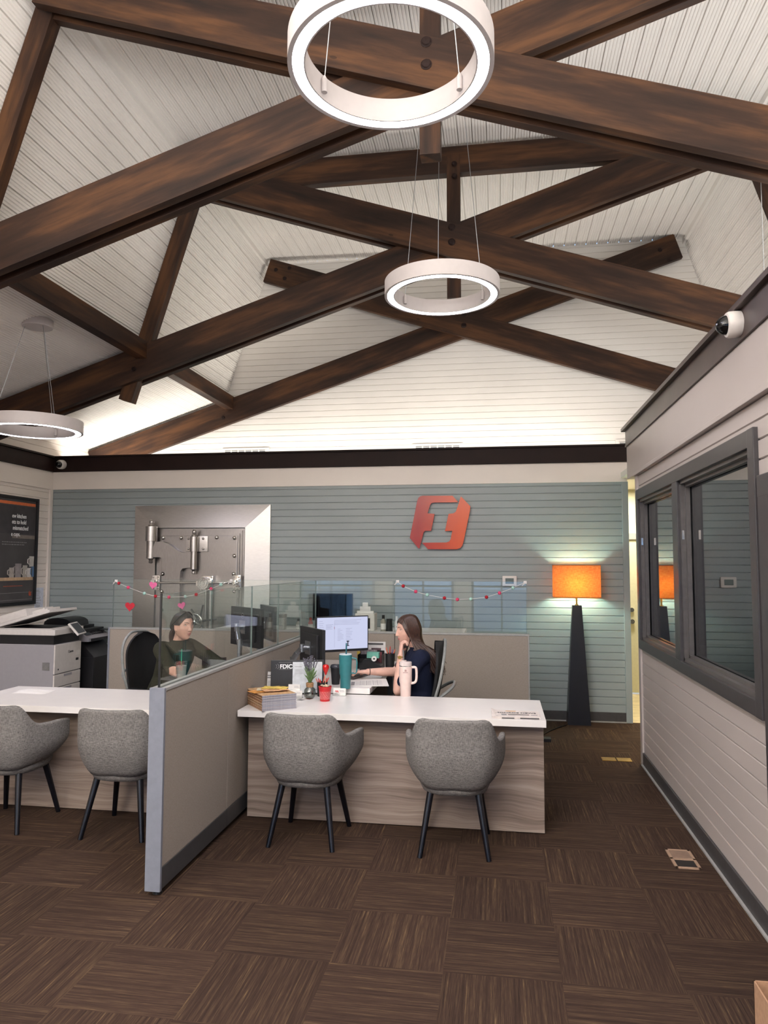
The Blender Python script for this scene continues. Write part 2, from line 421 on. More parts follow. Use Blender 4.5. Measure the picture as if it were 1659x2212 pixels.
# right wall with the office windows
WY0, WY1, WZ0, WZ1 = 3.56, 6.49, .965, 2.30      # casing outer
mb = MB()
def rb(pr, y0, y1): boards(mb, pr, lambda z, d: ((XR-d, y0, z), (XR-d, y1, z)))
ph = .105
rb(profile_wall(ph, WZ0+.05, P2), 3.45, 6.5)
rb(profile_wall(2.44-6*P2*.0, 2.44, P2), YF, 6.5) if False else None
rb(profile_wall(WZ1-.06, 2.44, P2), 3.6, 6.5)
rb(profile_wall(WZ1-.06-2*P2, 2.44, P2), YF, 3.60)
mb.box((XR+.01, 3.45, 0), (XR+.13, 6.53, WZ0+.02)); mb.box((XR+.01, YF, WZ1-.02), (XR+.13, 6.53, 2.9)); mb.box((XR+.01, YF, 2.06), (XR+.13, 3.6, WZ1+.02))
mb.box((XR+.01, 6.45, 0), (XR+.13, 6.53, 2.9)); mb.box((XR+.001, YF, 0), (XR+.13, 2.3, 2.04)); mb.box((XR+.009, 3.5, 0), (XR+.13, 3.6, 2.4))
mb.box((XR, 6.3, 2.44), (XR+.13, 6.86, 2.9))
struct('wall_right', mb, M['cream_r'])
mb = MB(); mb.box((XR-.022, YF, 2.44), (XR+.002, 6.865, 2.735), bev=.003); mb.box((XR-.035, YF, 2.425), (XR+.002, 6.52, 2.455), bev=.004); struct('trim_band_right', mb, M['cream_r'])
mb = MB(); mb.box((XR-.03, YF, 2.75), (XR+.14, 6.875, 2.885), bev=.003); mb.box((XR-.06, YF, 2.885), (XR+.2, 6.93, 2.915), bev=.004); mb.box((XR-.036, YF, 2.735), (XR+.1, 6.87, 2.752))
struct('trim_fascia_right', mb, plain('weathered_brown_fascia_paint', (66, 52, 48), .38, var=.1, scale=5))
mb = MB(); mb.box((XR-.016, 6.455, 0), (XR+.135, 6.535, 2.43), bev=.004); struct('trim_corner_right', mb, M['cream_r'])
mb = MB(); mb.box((XR-.014, 3.45, 0), (XR+.0, 6.46, ph), bev=.004); struct('baseboard_right', mb, M['base'])
mb = MB(); mb.box((XR-.028, 3.45, 0), (XR-.014, 6.46, .012), bev=.002); struct('trim_shoe_right', mb, M['trimlight'])
# office window: one casing, mullion, two panes
mb = MB(); x0, x1, c = XR-.022, XR+.10, .085
mb.box((x0, WY0, WZ0), (x1, WY1, WZ0+.075), bev=.004); mb.box((x0, WY0, WZ1-c), (x1, WY1, WZ1), bev=.004)
mb.box((x0-.001, WY0-.001, WZ0-.001), (x1-.001, WY0+c, WZ1+.001), bev=.004); mb.box((x0+.001, WY1-.06, WZ0+.002), (x1-.001, WY1+.001, WZ1-.002), bev=.004)
mb.box((x0+.003, 5.05, WZ0+.003), (x1-.002, 5.19, WZ1-.003), bev=.004)
win = struct('window_1', mb, M['winframe'])
for (a, b) in ((WY0+c, 5.05), (5.19, WY1-.06)):
    m2 = MB(); t = .022
    for i in range(2):
        o = i*.02; z0, z1 = WZ0+.075, WZ1-c; xx = XR+.0+i*.028
        m2.box((xx, a+o, z0), (xx+.028, b-o, z0+t+o)); m2.box((xx, a+o, z1-t-o), (xx+.028, b-o, z1)); m2.box((xx, a, z0), (xx+.028, a+t+o, z1)); m2.box((xx, b-t-o, z0), (xx+.028, b, z1))
    struct('glazing_bead', m2, plain('worn_charcoal_bead', (82, 78, 76), .3), parent=win)
    m2 = MB(); m2.box((XR+.062, a+.03, WZ0+.1), (XR+.067, b-.03, WZ1-c-.03)); struct('pane', m2, M['winglass'], parent=win)
    m2 = MB(); m2.box((XR+.004, b-.026, 1.83), (XR+.018, b-.023, 1.89)); struct('latch', m2, M['chrome'], parent=win)
# office door near the viewer on the right
mb = MB(); mb.box((XR-.02, 3.40, 0), (XR+.12, 3.535, 2.06), bev=.004); mb.box((XR-.021, 2.3, 1.97), (XR+.121, 3.536, 2.07), bev=.004); mb.box((XR-.02, 2.25, 0), (XR+.12, 2.35, 2.069), bev=.004)
dr = struct('door_1', mb, M['winframe'])
m2 = MB(); m2.box((XR+.03, 2.35, .01), (XR+.07, 3.40, 1.97), bev=.003); struct('door_leaf', m2, plain('dark_door_paint', (45, 43, 48), .4), parent=dr)
m2 = MB(); m2.box((XR-.004, 3.385, 1.80), (XR+.02, 3.40, 1.89), bev=.002); struct('hinge', m2, M['chrome'], parent=dr)
# dark office behind
mb = MB(); mb.box((XR+.12, .9, 2.66), (4.7, 6.55, 2.72)); struct('ceiling_office_lightblock', mb, M['dark'])  # unseen lid added to keep the uplights out of the office
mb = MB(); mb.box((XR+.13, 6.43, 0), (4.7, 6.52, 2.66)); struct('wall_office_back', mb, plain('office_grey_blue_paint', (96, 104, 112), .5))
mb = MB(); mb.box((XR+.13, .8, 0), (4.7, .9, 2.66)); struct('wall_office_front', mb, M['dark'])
# hall behind the gap
mb = MB(); mb.box((.6, 10.0, 0), (1.12, 10.1, 2.7)); mb.box((1.12, 10.0, 2.05), (2.1, 10.1, 2.7)); mb.box((2.1, 10.0, 0), (3.2, 10.1, 2.7)); struct('wall_hall', mb, M['doorpaint'])
mb = MB(); mb.box((1.1, 9.97, 0), (1.16, 10.04, 2.06)); mb.box((2.06, 9.97, 0), (2.12, 10.04, 2.06)); mb.box((1.1, 9.97, 2.0), (2.12, 10.04, 2.08)); dr = struct('door_2', mb, M['trimlight'])
m2 = MB(); m2.box((1.16, 10.0, .01), (2.06, 10.035, 2.0)); struct('door_leaf', m2, M['doorpaint'], parent=dr)
m2 = MB(); m2.cyl((1.72, 9.99, .93), (1.72, 9.95, .93), .03, n=16); m2.box((1.64, 9.945, .92), (1.73, 9.96, .94), bev=.003); m2.cyl((1.72, 9.995, 1.08), (1.72, 9.965, 1.08), .028, n=16); struct('door_handle', m2, M['chrome'], parent=dr)
mb = MB(); mb.box((.6, YB+.14, 0), (.66, 10.0, 2.66)); struct('wall_hall_left', mb, M['doorpaint'])
mb = MB(); mb.box((3.1, 6.6, 0), (3.2, 10.0, 2.66)); struct('wall_hall_right', mb, M['doorpaint'])
mb = MB(); mb.box((XR+.13, 6.88, 2.60), (3.2, YB+.15, 2.66)); struct('ceiling_passage', mb, M['cream'])
# supply grilles low on the gable wall
for i, x in enumerate((-3.24, -.735, 1.73)):
    t = thing('air_grille', ['white slatted air grille at the foot of the gable wall, above the vault', 'white slatted air grille low on the gable wall, above the red and orange emblem', 'white slatted air grille low on the gable wall, rightmost beside the right wall fascia'][i], 'vent', (x, YG, 3.05))
    mb = MB(); mb.box((x-.32, YG-.02, 2.99), (x+.32, YG+.01, 3.17)); part('frame', mb, M['gable'], t)
    mb = MB(); mb.box((x-.28, YG-.024, 3.02), (x+.28, YG-.018, 3.14)); part('backing', mb, M['dark'], t)
    mb = MB()
    for k in range(7): mb.box((x-.28+k*.0933-.008, YG-.034, 3.02), (x-.28+k*.0933+.008, YG-.02, 3.14))
    for k in range(6): mb.box((x-.28, YG-.03, 3.025+k*.02), (x+.28, YG-.022, 3.033+k*.02))
    part('slats', mb, M['gable'], t)
# ------------------------------------------------------------------ roof trusses
BX, BZ, SL = -.383, 4.80, .33          # crossing of the top edges, slope
VP = .328                              # vertical depth of a diagonal
def truss(y0, double, label):
    t = thing('roof_truss', label, 'roof truss', (BX, y0, 4.0))
    n = V((0, 1, 0)); th = .066
    aL, aR = -5.33, 2.16; bR, bL = 4.66, -2.92
    zA = lambda x: BZ+SL*(x-BX)-VP/2; zB = lambda x: BZ-.02-SL*(x-BX)-VP/2
    hperp = VP*math.cos(math.atan(SL))
    def bm_(p, q, y, nm='diagonal_beam'):
        return beam(nm, (p[0], y, p[1]), (q[0], y, q[1]), th, hperp, M['beam'], t)
    ys = ([(-.1, 'B'), (-.034, 'A'), (.034, 'B'), (.1, 'A')] if double else [(-.06, 'B'), (.008, 'A')])
    for dy, k in ys:
        if k == 'A': bm_((aL, zA(aL)), (aR, zA(aR)), y0+dy)
        else: bm_((bR, zB(bR)), (bL, zB(bL)), y0+dy)
    if double:
        # collar under the flat ceiling, king post and two struts lying along the steep ceiling faces
        beam('collar_beam', (XC-CW-.02, y0+.03, ZT-.17), (XC+CW+.02, y0+.03, ZT-.17), .09, .26, M['beam'], t)
        beam('king_post', (BX, y0+.034, 4.12), (BX, y0+.034, ZT-.12), .1, .125, M['beam'], t, up=V((1, 0, 0)))
        for q in (-1, 1):
            e = V((-.575*q*-1*-1, 0, 0)); top = V((XC+q*(CW-.07), y0+.034, ZT-.05)); d = V((q*.575, 0, -1.82)).normalized()
            bot = top+d*2.42
            beam('strut', bot, top, .1, .14, M['beam'], t)
        spots = [(BX-.01, -.137, 4.74, .034), (BX-.01, -.137, 4.60, .034), (BX+.01, -.03, 5.40, .026), (BX+.01, -.03, 5.28, .026)]
        for q in (-1, 1):
            for k in (0, 1): spots.append((XC+q*(3.12+k*.03), -(.069 if q < 0 else .135), 3.69-k*.13, .026))
    else:
        spots = [(BX-.01, -.095, 4.74, .034), (BX-.01, -.095, 4.60, .034)]+[(x, -(.095 if x < -2 and z > 4 else .028), z, .026) for x, z in ((-2.8, 5.45), (-2.68, 5.33), (-2.62, 5.46), (1.95, 5.43), (2.05, 5.30), (-3.44, 3.70), (-3.5, 3.55))]
    for x, dy, z, r in spots:
        mb = MB(); mb.lathe([(.0, -.012), (r*.7, -.010), (r*.9, 0), (r, .001), (r, .006), (0, .006)], (x, y0+dy, z), 12, axis='Y'); part('bolt_head', mb, M['fascia'], t, sm=True)
    return t
truss(8.93, False, 'dark timber truss lying against the white gable wall, farthest of the three')
truss(6.62, True, 'dark timber truss crossing behind the middle ring pendant, second from the viewer')
truss(4.22, True, 'dark timber truss crossing right above the largest ring pendant, nearest to the viewer')
for q, lab in ((-1, 'dark timber purlin along the left ceiling crease'), (1, 'dark timber purlin along the right ceiling crease')):
    t = beam('purlin', (XC+q*(CB-.105), YF+.02, ZB_-.055), (XC+q*(CB-.105), YG-.01, ZB_-.055), .11, .17, M['beam'], None)
    t['label'] = lab; t['category'] = 'beam'

# ------------------------------------------------------------------ ring pendants
def pendant(c, D, zc, label, rot, group=None):
    t = thing('ring_pendant', label, 'pendant light', (c[0], c[1], c[2]), 0, group)
    R = D/2; h = .098; w = .066; c = V(c); ns = 96
    mb = MB(); body = [(R-w, 0), (R-w+.006, 0), (R-w+.006, .014), (R-.018, .014), (R-.018, 0), (R, 0), (R, h), (R-w, h), (R-w, 0)]
    mb.lathe([(r, z) for r, z in body], c, ns, cap=False); part('ring_housing', mb, M['ringbody'], t, sm=30)
    mb = MB(); mb.lathe([(R-w+.006, .006), (R-.018, .006), (R-.018, .013), (R-w+.006, .013), (R-w+.006, .006)], c, ns, cap=False); part('led_diffuser', mb, M['ledring'], t, sm=30, label='glowing white diffuser under the ring')
    top = V((c.x, c.y, zc))
    mb = MB(); mb.lathe([(0, -.045), (.118, -.045), (.125, -.038), (.125, .02), (0, .02)], top, 48); part('canopy', mb, M['ringbody'], t, sm=30)
    for k in range(3):
        a = rot+k*2*PI/3; dx = V((math.cos(a), math.sin(a), 0))
        mb = MB(); mb.tube([top+dx*.095+V((0, 0, -.04)), c+dx*(R-w-.012)+V((0, 0, h*.9))], .0022, 6); part('cable', mb, M['alu'], t)
        mb = MB(); p = c+dx*(R-w-.010); mb.cyl(p+V((0, 0, .02)), p+V((0, 0, h*.75)), .012, n=10); mb.cyl(p+V((0, 0, h*.75)), p+V((0, 0, h*.92)), .012, .004, n=10); part('cable_grip', mb, M['ringbody'], t, sm=True)
    return t
pendant((-.385, 2.60, 3.525), .775, ZT-.01, 'large glowing white ring pendant hanging nearest, at the top of the photo', PI/6+.12)
pendant((-.36, 4.82, 3.47), .775, ZT-.01, 'glowing white ring pendant in the middle, above the counter with the emblem behind', PI/6)
pendant((-3.84, 5.53, 2.765), .775, 3.70, 'glowing white ring pendant low at the left, hung from a round canopy', PI/2)
p_ = V((1.50, 4.30, 3.86)); mb = MB(); mb.tube([p_+V((0, 0, .10)), V((1.50, 4.30, 2.73))], .0025, 6); mb.cyl(p_+V((0, 0, .10)), p_+V((0, 0, .075)), .018, n=12)
solo('hanging_cable', mb, M['alu'], 'thin grey cable dropping from the nearest truss behind the right wall fascia', 'cable', loc=p_)

# ------------------------------------------------------------------ security cameras
def dome(p, axis, label, r=.062):
    t = thing('dome_camera', label, 'security camera', p)
    d = V(axis).normalized(); a, s, u, L = frame(p, V(p)+d); B = basis(p, s, u, d)
    mb = MB(); mb.lathe([(r, 0), (r*1.02, .01), (r*1.02, .05), (r*.93, .062), (r*.78, .066), (0, .066)], (0, 0, 0), 28, M=B); part('housing', mb, M['whiteplastic'], t, sm=True)
    mb = MB(); mb.lathe([(r*.78, .06)]+[(r*.76*math.cos(x*PI/16), .062+r*.8*math.sin(x*PI/16)) for x in range(9)], (0, 0, 0), 24, M=B, cap=False)
    part('smoked_dome', mb, plain('smoked_dome_plastic', (12, 12, 14), .08), t, sm=True)
    return t
dome((XR-.03, 3.66, 2.82), (-1, 0, -.05), 'white dome security camera on the right wall fascia')
dome((XL+.16, YB-.045, 2.862), (-.1, -1, -.1), 'white dome security camera on the back fascia in the left corner', .055)

# ------------------------------------------------------------------ vault door (X,Z in the wall plane)
t = thing('vault_door', 'polished steel bank vault door with hinges, bolts and handwheel on the blue wall', 'vault door', (-3.44, YB, .05))
y = YB
def XY(px, py):            # photo measure on the back wall plane, metres
    d = c_f+c_r*((px-829.5)/F_PX)-c_u*((py-1106)/F_PX); k = YB/d.y; return V((d.x*k, 0, CAM_H+d.z*k))
ox0, ox1, oz1, oz0 = -4.275, -2.60, 2.352, .06
ix0, ix1, iz1, iz0 = -3.99, -2.89, 2.085, .20
mb = MB()       # mitred bevelled architrave
o = [(ox0, oz0), (ox1, oz0), (ox1, oz1), (ox0, oz1)]; i_ = [(ix0, iz0), (ix1, iz0), (ix1, iz1), (ix0, iz1)]
A = mb.verts([(x, y, z) for x, z in o]); B_ = mb.verts([(x, y-.02, z) for x, z in o]); C = mb.verts([(x, y-.055, z) for x, z in i_]); D = mb.verts([(x, y+.0, z) for x, z in i_])
for k in range(4):
    j = (k+1) % 4; mb.face([A[k], A[j], B_[j], B_[k]]); mb.face([B_[k], B_[j], C[j], C[k]]); mb.face([C[k], C[j], D[j], D[k]])
part('architrave', mb, M['steel'], t)
mb = MB(); mb.box((ix0+.02, y-.05, iz0), (ix1-.005, y, iz1-.01)); mb.box((ix0+.06, y-.065, iz0), (ix1-.03, y, iz1-.035)); mb.box((ix0+.09, y-.085, iz0), (ix1-.055, y, iz1-.07)); mb.box((ix0+.10, y-.10, iz0), (ix1-.075, y, iz1-.095), bev=.006)
part('door_slab', mb, M['steel_d'], t)
yb = y-.10
px = [XY(230+a*.2712, 1060+b*.2712) for a, b in ((485, 378), (625, 378), (905, 375), (1045, 378), (1045, 520), (480, 662), (1040, 662), (472, 800), (1042, 800), (472, 945))]
for p in px+[V((-3.62, 0, .9)), V((-2.98, 0, .9)), V((-3.62, 0, .45)), V((-2.98, 0, .45))]: mb = MB(); mb.sphere((p.x, yb-.002, p.z), (.024, .024, .024), 8); part('dome_bolt', mb, M['chrome'], t, sm=True)
def hinge(cx, zt, r1, z_a, z_b, z_c, zb, yo, fin):
    mb = MB(); k = fin
    prof = [(0, zb), (k*.55, zb+.004), (k*.7, zb+.02), (k*.5, zb+.035), (k*.8, zb+.05), (k*.6, z_c-.008), (r1*.78, z_c), (r1*.78, z_b), (r1, z_b+.001), (r1, z_a), (k*.9, z_a+.006), (k*1.05, z_a+.015), (k*.6, z_a+.03), (k*.85, z_a+.045), (k*.8, zt-.02), (k*.4, zt-.003), (0, zt)]
    mb.lathe(prof, (cx, yo, 0), 24); return mb
q = XY(230+405*.2712, 1060+235*.2712); zz = [XY(330, 1060+v*.2712).z for v in (235, 290, 405, 540, 580)]
part('main_hinge', hinge(q.x, zz[0], .068, zz[1], zz[2], zz[3], zz[4], y-.14, .036), M['steel'], t, sm=True)
q2 = XY(230+745*.2712, 1060+315*.2712); zz2 = [XY(430, 1060+v*.2712).z for v in (313, 370, 487, 625, 665)]
part('crane_hinge', hinge(q2.x, zz2[0], .046, zz2[1], zz2[2], zz2[3], zz2[4], y-.16, .03), M['steel'], t, sm=True)
mb = MB(); p, r = XY(230+672*.2712, 1060+365*.2712), XY(230+838*.2712, 1060+487*.2712); mb.box((p.x, yb-.028, p.z), (r.x, yb, r.z), bev=.004)
for a, b in ((690, 385), (690, 465), (805, 385), (805, 465)): h = XY(230+a*.2712, 1060+b*.2712); mb.sphere((h.x, yb-.03, h.z), .014, 6)
part('hinge_plate', mb, M['steel'], t, sm=True)
poly = [(440, 408), (500, 410), (545, 425), (590, 460), (620, 485), (660, 495), (745, 497), (745, 612), (690, 614), (655, 620), (640, 640), (634, 690), (634, 1500), (515, 1500), (515, 570), (505, 545), (480, 532), (400, 530)]
mb = MB(); mb.prism([(XY(230+a*.2712, 1060+b*.2712).x, XY(230+a*.2712, 1060+b*.2712).z) for a, b in poly], lambda u, v: V((u, yb-.075, v)), (0, .075, 0)); part('crane_arm', mb, M['steel_d'], t)
# pressure bar
mb = MB(); a, b = XY(230+405*.2712, 1060+730*.2712), XY(230+1095*.2712, 1060+730*.2712); mb.cyl((a.x, yb-.09, a.z), (b.x, yb-.09, b.z), .013, n=16); part('pressure_bar', mb, M['chrome'], t, sm=True)
for cx in (432, 1068):
    h = XY(230+cx*.2712, 1060+730*.2712); mb = MB()
    mb.box((h.x-.045, yb-.03, h.z-.085), (h.x+.045, yb, h.z+.085), bev=.006); mb.box((h.x-.022, yb-.115, h.z-.03), (h.x+.022, yb-.02, h.z+.03), bev=.006); mb.box((h.x-.035, yb-.06, h.z-.05), (h.x+.035, yb-.02, h.z+.05), bev=.006)
    for u in (-.028, .028):
        for w in (-.065, .065): mb.sphere((h.x+u, yb-.032, h.z+w), .011, 6)
    part('bar_bracket', mb, M['chrome'], t, sm=True)
h = XY(230+838*.2712, 1060+735*.2712); mb = MB()
mb.box((h.x-.075, yb-.05, h.z-.085), (h.x+.075, yb, h.z+.085), bev=.008)
for u in (-.055, .055):
    for w in (-.07, .07): mb.sphere((h.x+u, yb-.052, h.z+w), .012, 6)
mb.box((h.x-.1, yb-.12, h.z-.03), (h.x-.07, yb-.05, h.z+.03), bev=.004); part('gearbox', mb, M['chrome'], t, sm=True)
mb = MB(); mb.lathe([(0, -.03), (.018, -.03), (.02, -.022), (.035, -.022), (.037, -.03), (.045, -.03), (.047, -.02), (.058, -.02), (.06, -.028), (.068, -.028), (.072, 0), (.072, .07), (0, .07)], (h.x-.005, yb-.12, h.z), 32, axis='Y'); part('gear_cap', mb, M['chrome'], t, sm=True)
mb = MB(); g = XY(230+868*.2712, 1060+790*.2712); mb.cyl((g.x, yb-.04, g.z), (g.x, yb-.04, .35), .022, n=14); mb.cyl((g.x-.06, yb-.04, g.z), (g.x-.06, yb-.04, .35), .012, n=10); part('vertical_shaft', mb, M['steel'], t, sm=True)
w = XY(230+783*.2712, 1060+1030*.2712); mb = MB(); Rw = .088; ring = [(w.x+Rw*math.cos(a*PI/20), yb-.2, w.z+Rw*math.sin(a*PI/20)) for a in range(41)]
mb.tube(ring, .010, 10, cap=False)
for k in range(5): a = PI/2+.5+k*2*PI/5; mb.tube([(w.x, yb-.19, w.z), (w.x+Rw*math.cos(a), yb-.2, w.z+Rw*math.sin(a))], [.013, .006], 8)
mb.lathe([(0, -.03), (.02, -.025), (.024, 0), (.02, .19), (0, .19)], (w.x, yb-.2, w.z), 16, axis='Y'); part('handwheel', mb, M['chrome'], t, sm=True)
mb = MB()
for a, L in ((2.25, .17), (1.37, .19), (.12, .20), (-1.0, .15), (-2.6, .13)): d = V((math.cos(a), 0, math.sin(a))); mb.tube([V((w.x+.01, yb-.07, w.z))+d*.03, V((w.x+.01, yb-.07, w.z))+d*L], [.014, .011], 10)
part('spoke_handle', mb, plain('aged_steel', (70, 68, 66), .35, .9), t, sm=True)

# ------------------------------------------------------------------ emblem on the wall
t = thing('wall_emblem', 'red and orange two-piece metal emblem with an I-shaped gap on the blue wall', 'wall emblem', (-.63, YB, 1.83))
def LX(a, b): p = XY(860+a*.2652, 1040+b*.2652); return (p.x, p.z)
redp = [(158, 165), (168, 138), (182, 124), (205, 119), (445, 119), (492, 172), (290, 175), (274, 180), (263, 195), (243, 262), (300, 266), (272, 404), (225, 404), (211, 413), (178, 545), (168, 545), (99, 462)]
orp = [(513, 124), (590, 205), (588, 235), (535, 490), (524, 525), (505, 545), (478, 553), (245, 552), (198, 500), (395, 498), (418, 490), (430, 470), (443, 404), (384, 406), (413, 266), (452, 262), (470, 250), (482, 222)]
for nm, pl, c in (('red_half', redp, (196, 40, 24)), ('orange_half', orp, (226, 84, 16))):
    m_, n_, b_ = nt(nm+'_gloss'); sx = n_.nodes.new('ShaderNodeSeparateXYZ'); tc = n_.nodes.new('ShaderNodeTexCoord'); n_.links.new(tc.outputs['Object'], sx.inputs[0])
    n_.links.new(ramp(n_, mth(n_, 'MULTIPLY_ADD', sx.outputs[0], 1.6, .5), [(.1, s2l((168, 24, 18))), (.9, s2l((226, 86, 10)))]), b_.inputs['Base Color'])
    b_.inputs['Roughness'].default_value = .22; b_.inputs['Specular IOR Level'].default_value = .4
    mb = MB(); mb.prism([LX(*p) for p in pl], lambda u, v: V((u, YB-.045, v)), (0, .02, 0)); part(nm, mb, m_, t)
for a, b in ((200, 330), (250, 150), (500, 330), (400, 525)): x_, z_ = LX(a, b); mb = MB(); mb.cyl((x_, YB-.03, z_), (x_, YB-.001, z_), .008, n=10); part('standoff', mb, M['steel'], t)
# thermostat
t = thing('thermostat', 'white wall thermostat with grey screen on the blue wall, right of the hanging garland', 'thermostat', (.123, YB, 1.42))
mb = MB(); mb.box((.045, YB-.03, 1.428), (.202, YB-.005, 1.542), bev=.012); part('housing', mb, M['whiteplastic'], t, sm=True)
mb = MB(); mb.box((.078, YB-.033, 1.455), (.168, YB-.029, 1.515)); part('display', mb, plain('grey_lcd', (92, 104, 100), .3), t)

# ------------------------------------------------------------------ floor lamp
LXc, LYc = .822, 8.025
t = thing('floor_lamp', 'tall floor lamp with tapered black base and rectangular orange fabric shade', 'floor lamp', (LXc, LYc, 0))
mb = MB(); b0, b1 = .118, .048
mb.ring_loft([[(LXc-b, LYc-b*.75, z), (LXc+b, LYc-b*.75, z), (LXc+b, LYc+b*.75, z), (LXc-b, LYc+b*.75, z)] for z, b in ((0, b0), (1.235, b1))]); part('base', mb, plain('black_lamp_lacquer', (14, 15, 24), .35), t)
mb = MB(); mb.cyl((LXc, LYc, 1.235), (LXc, LYc, 1.38), .010, n=12); mb.cyl((LXc, LYc, 1.235), (LXc, LYc, 1.245), .02, n=12); part('neck', mb, M['gold'], t, sm=True)
m_, n_, b_ = nt('orange_linen_shade'); v1 = noisetex(n_, coords(n_, (1, 1, .1)), 260, 2); v2 = noisetex(n_, coords(n_, (.1, .1, 1)), 260, 2)
g_ = mth(n_, 'MULTIPLY', mth(n_, 'ADD', v1, v2), .5); col = ramp(n_, g_, [(.38, s2l((226, 140, 72))), (.62, s2l((246, 186, 112)))])
n_.links.new(col, b_.inputs['Base Color']); b_.inputs['Roughness'].default_value = .9
tl = n_.nodes.new('ShaderNodeBsdfTranslucent'); n_.links.new(col, tl.inputs[0]); mx = n_.nodes.new('ShaderNodeMixShader'); mx.inputs[0].default_value = .3
n_.links.new(b_.outputs[0], mx.inputs[1]); n_.links.new(tl.outputs[0], mx.inputs[2]); n_.links.new(mx.outputs[0], n_.nodes['Material Output'].inputs[0])
sx0, sx1, sz0, sz1, sdp = LXc-.240, LXc+.240, 1.318, 1.662, .108
mb = MB(); th = .003
for (a, b) in (((sx0, LYc-sdp), (sx1, LYc-sdp+th)), ((sx0, LYc+sdp-th), (sx1, LYc+sdp)), ((sx0, LYc-sdp+th), (sx0+th, LYc+sdp-th)), ((sx1-th, LYc-sdp+th), (sx1, LYc+sdp-th))): mb.box((a[0], a[1], sz0), (b[0], b[1], sz1))
part('lamp_shade', mb, m_, t, label='glowing orange linen shade')
mb = MB()
for z in (sz0+.004, sz1-.004): mb.tube([(sx0, LYc-sdp, z), (sx1, LYc-sdp, z), (sx1, LYc+sdp, z), (sx0, LYc+sdp, z), (sx0, LYc-sdp, z)], .003, 6)
mb.tube([(sx0, LYc, sz1-.01), (sx1, LYc, sz1-.01)], .002, 6); mb.tube([(LXc, LYc, 1.37), (LXc, LYc, 1.655)], .003, 6); part('shade_frame', mb, plain('shade_trim', (190, 100, 50), .7), t)
mb = MB(); mb.sphere((LXc, LYc, 1.47), (.028, .028, .038), 10); mb.cyl((LXc, LYc, 1.38), (LXc, LYc, 1.44), .014, n=12); part('bulb', mb, emis('lamp_bulb_glow', (205, 255, 240), 330), t, sm=True)

# ------------------------------------------------------------------ poster, notice
t = thing('poster_frame', 'black framed poster with mugs on a shelf and white text on the left wall', 'framed poster', (XL, 7.5, 1.2))
# wall plane at XL ; measures: right edge Y 7.88, top 2.40, bottom 1.19
py1, py0, pz1, pz0, xf = 7.86, 6.9, 2.418, 1.192, XL+.012
mb = MB(); 
for a, b in (((py0, pz0), (py1, pz0+.035)), ((py0, pz1-.035), (py1, pz1)), ((py0-.001, pz0-.001), (py0+.035, pz1+.001)), ((py1-.035, pz0-.001), (py1+.001, pz1+.001))): mb.box((xf-.005, a[0], a[1]), (xf+.022+(.001 if b[1] > pz1-.01 and a[1] < pz0+.01 else 0), b[0], b[1]), bev=.003)
part('frame', mb, M['black'], t)
mb = MB(); mb.box((xf-.006, py0+.03, pz0+.03), (xf+.004, py1-.03, pz1-.03)); part('print', mb, plain('dark_grey_print', (72, 68, 68), .35, var=.12, scale=4), t)
def pbox(y0_, z0_, y1_, z1_, mat, nm, k=1): mb = MB(); mb.box((xf+.003, y0_, z0_), (xf+.004+k*.0006, y1_, z1_)); return part(nm, mb, mat, t)
pbox(py0+.035, pz1-.095, py1-.045, pz1-.062, plain('orange_print', (214, 110, 62), .5), 'orange_stripe')
pbox(7.42, 1.945, py1-.04, 1.985, plain('grey_shelf_print', (128, 118, 110), .5), 'upper_shelf')
pbox(7.0, 1.995, py1-.05, 2.31, plain('shadow_print', (58, 54, 56), .4, var=.15, scale=9), 'cupboard_print', .5)
pbox(6.94, 1.47, py1-.05, 1.505, plain('pale_wood_shelf_print', (196, 164, 130), .5), 'lower_shelf', 3)
def pmug(yc, z0_, w_, h_, c, hs=1):
    mat = plain('mug_print_%d_%d_%d' % c, c, .5); mb = MB(); x_ = xf+.0065
    mb.prism([(yc-w_/2, z0_), (yc+w_/2, z0_), (yc+w_*.55, z0_+h_), (yc-w_*.55, z0_+h_)], lambda u, v: V((x_, u, v)), (.0006, 0, 0))
    if hs: mb.tube([(x_, yc-hs*w_*.5, z0_+h_*.8), (x_, yc-hs*w_*.85, z0_+h_*.7), (x_, yc-hs*w_*.85, z0_+h_*.35), (x_, yc-hs*w_*.5, z0_+h_*.2)], .006, 6)
    return part('mug_print', mb, mat, t)
pmug(7.745, 1.505, .085, .105, (205, 200, 195)); pmug(7.80-.0, 1.507, .05, .12, (96, 126, 160)); pmug(7.66, 1.505, .075, .135, (176, 170, 160)); pmug(7.54, 1.505, .10, .155, (150, 142, 142)); pmug(7.775, 1.625, .08, .12, (196, 192, 184)); pmug(7.43, 1.505, .08, .11, (168, 160, 152))
def on_left(yy, zz, k=.006): return basis((xf+k, yy, zz), (0, 1, 0), (0, 0, 1), (1, 0, 0))
for s_, y_, z_ in (('ew kitchen', 7.655, 2.175), ('ets to hold', 7.655, 2.108), ('mismatched', 7.695, 2.040), ('e cups.', 7.555, 1.970)):
    text('poster_text', s_, .066, on_left(y_, z_), M['lettering'], t, align='RIGHT', sx=.86, bold=.0008)
mb = MB()
for z_, ye in ((1.895, 7.66), (1.868, 7.61)):
    y_ = 7.25
    while y_ < ye: w_ = random.uniform(.02, .045); mb.box((xf+.0065, y_, z_), (xf+.007, y_+w_, z_+.010)); y_ += w_+.009
part('small_print', mb, M['ink2'], t)
pbox(7.3, 1.405, 7.63, 1.413, plain('orange_line_print', (176, 84, 58), .5), 'orange_line')
for k_, (a, b) in enumerate(((1.25, 1.255), (1.33, 1.335))): pbox(6.95, a, py1-.05, b, M['ink2'], 'tile_line')
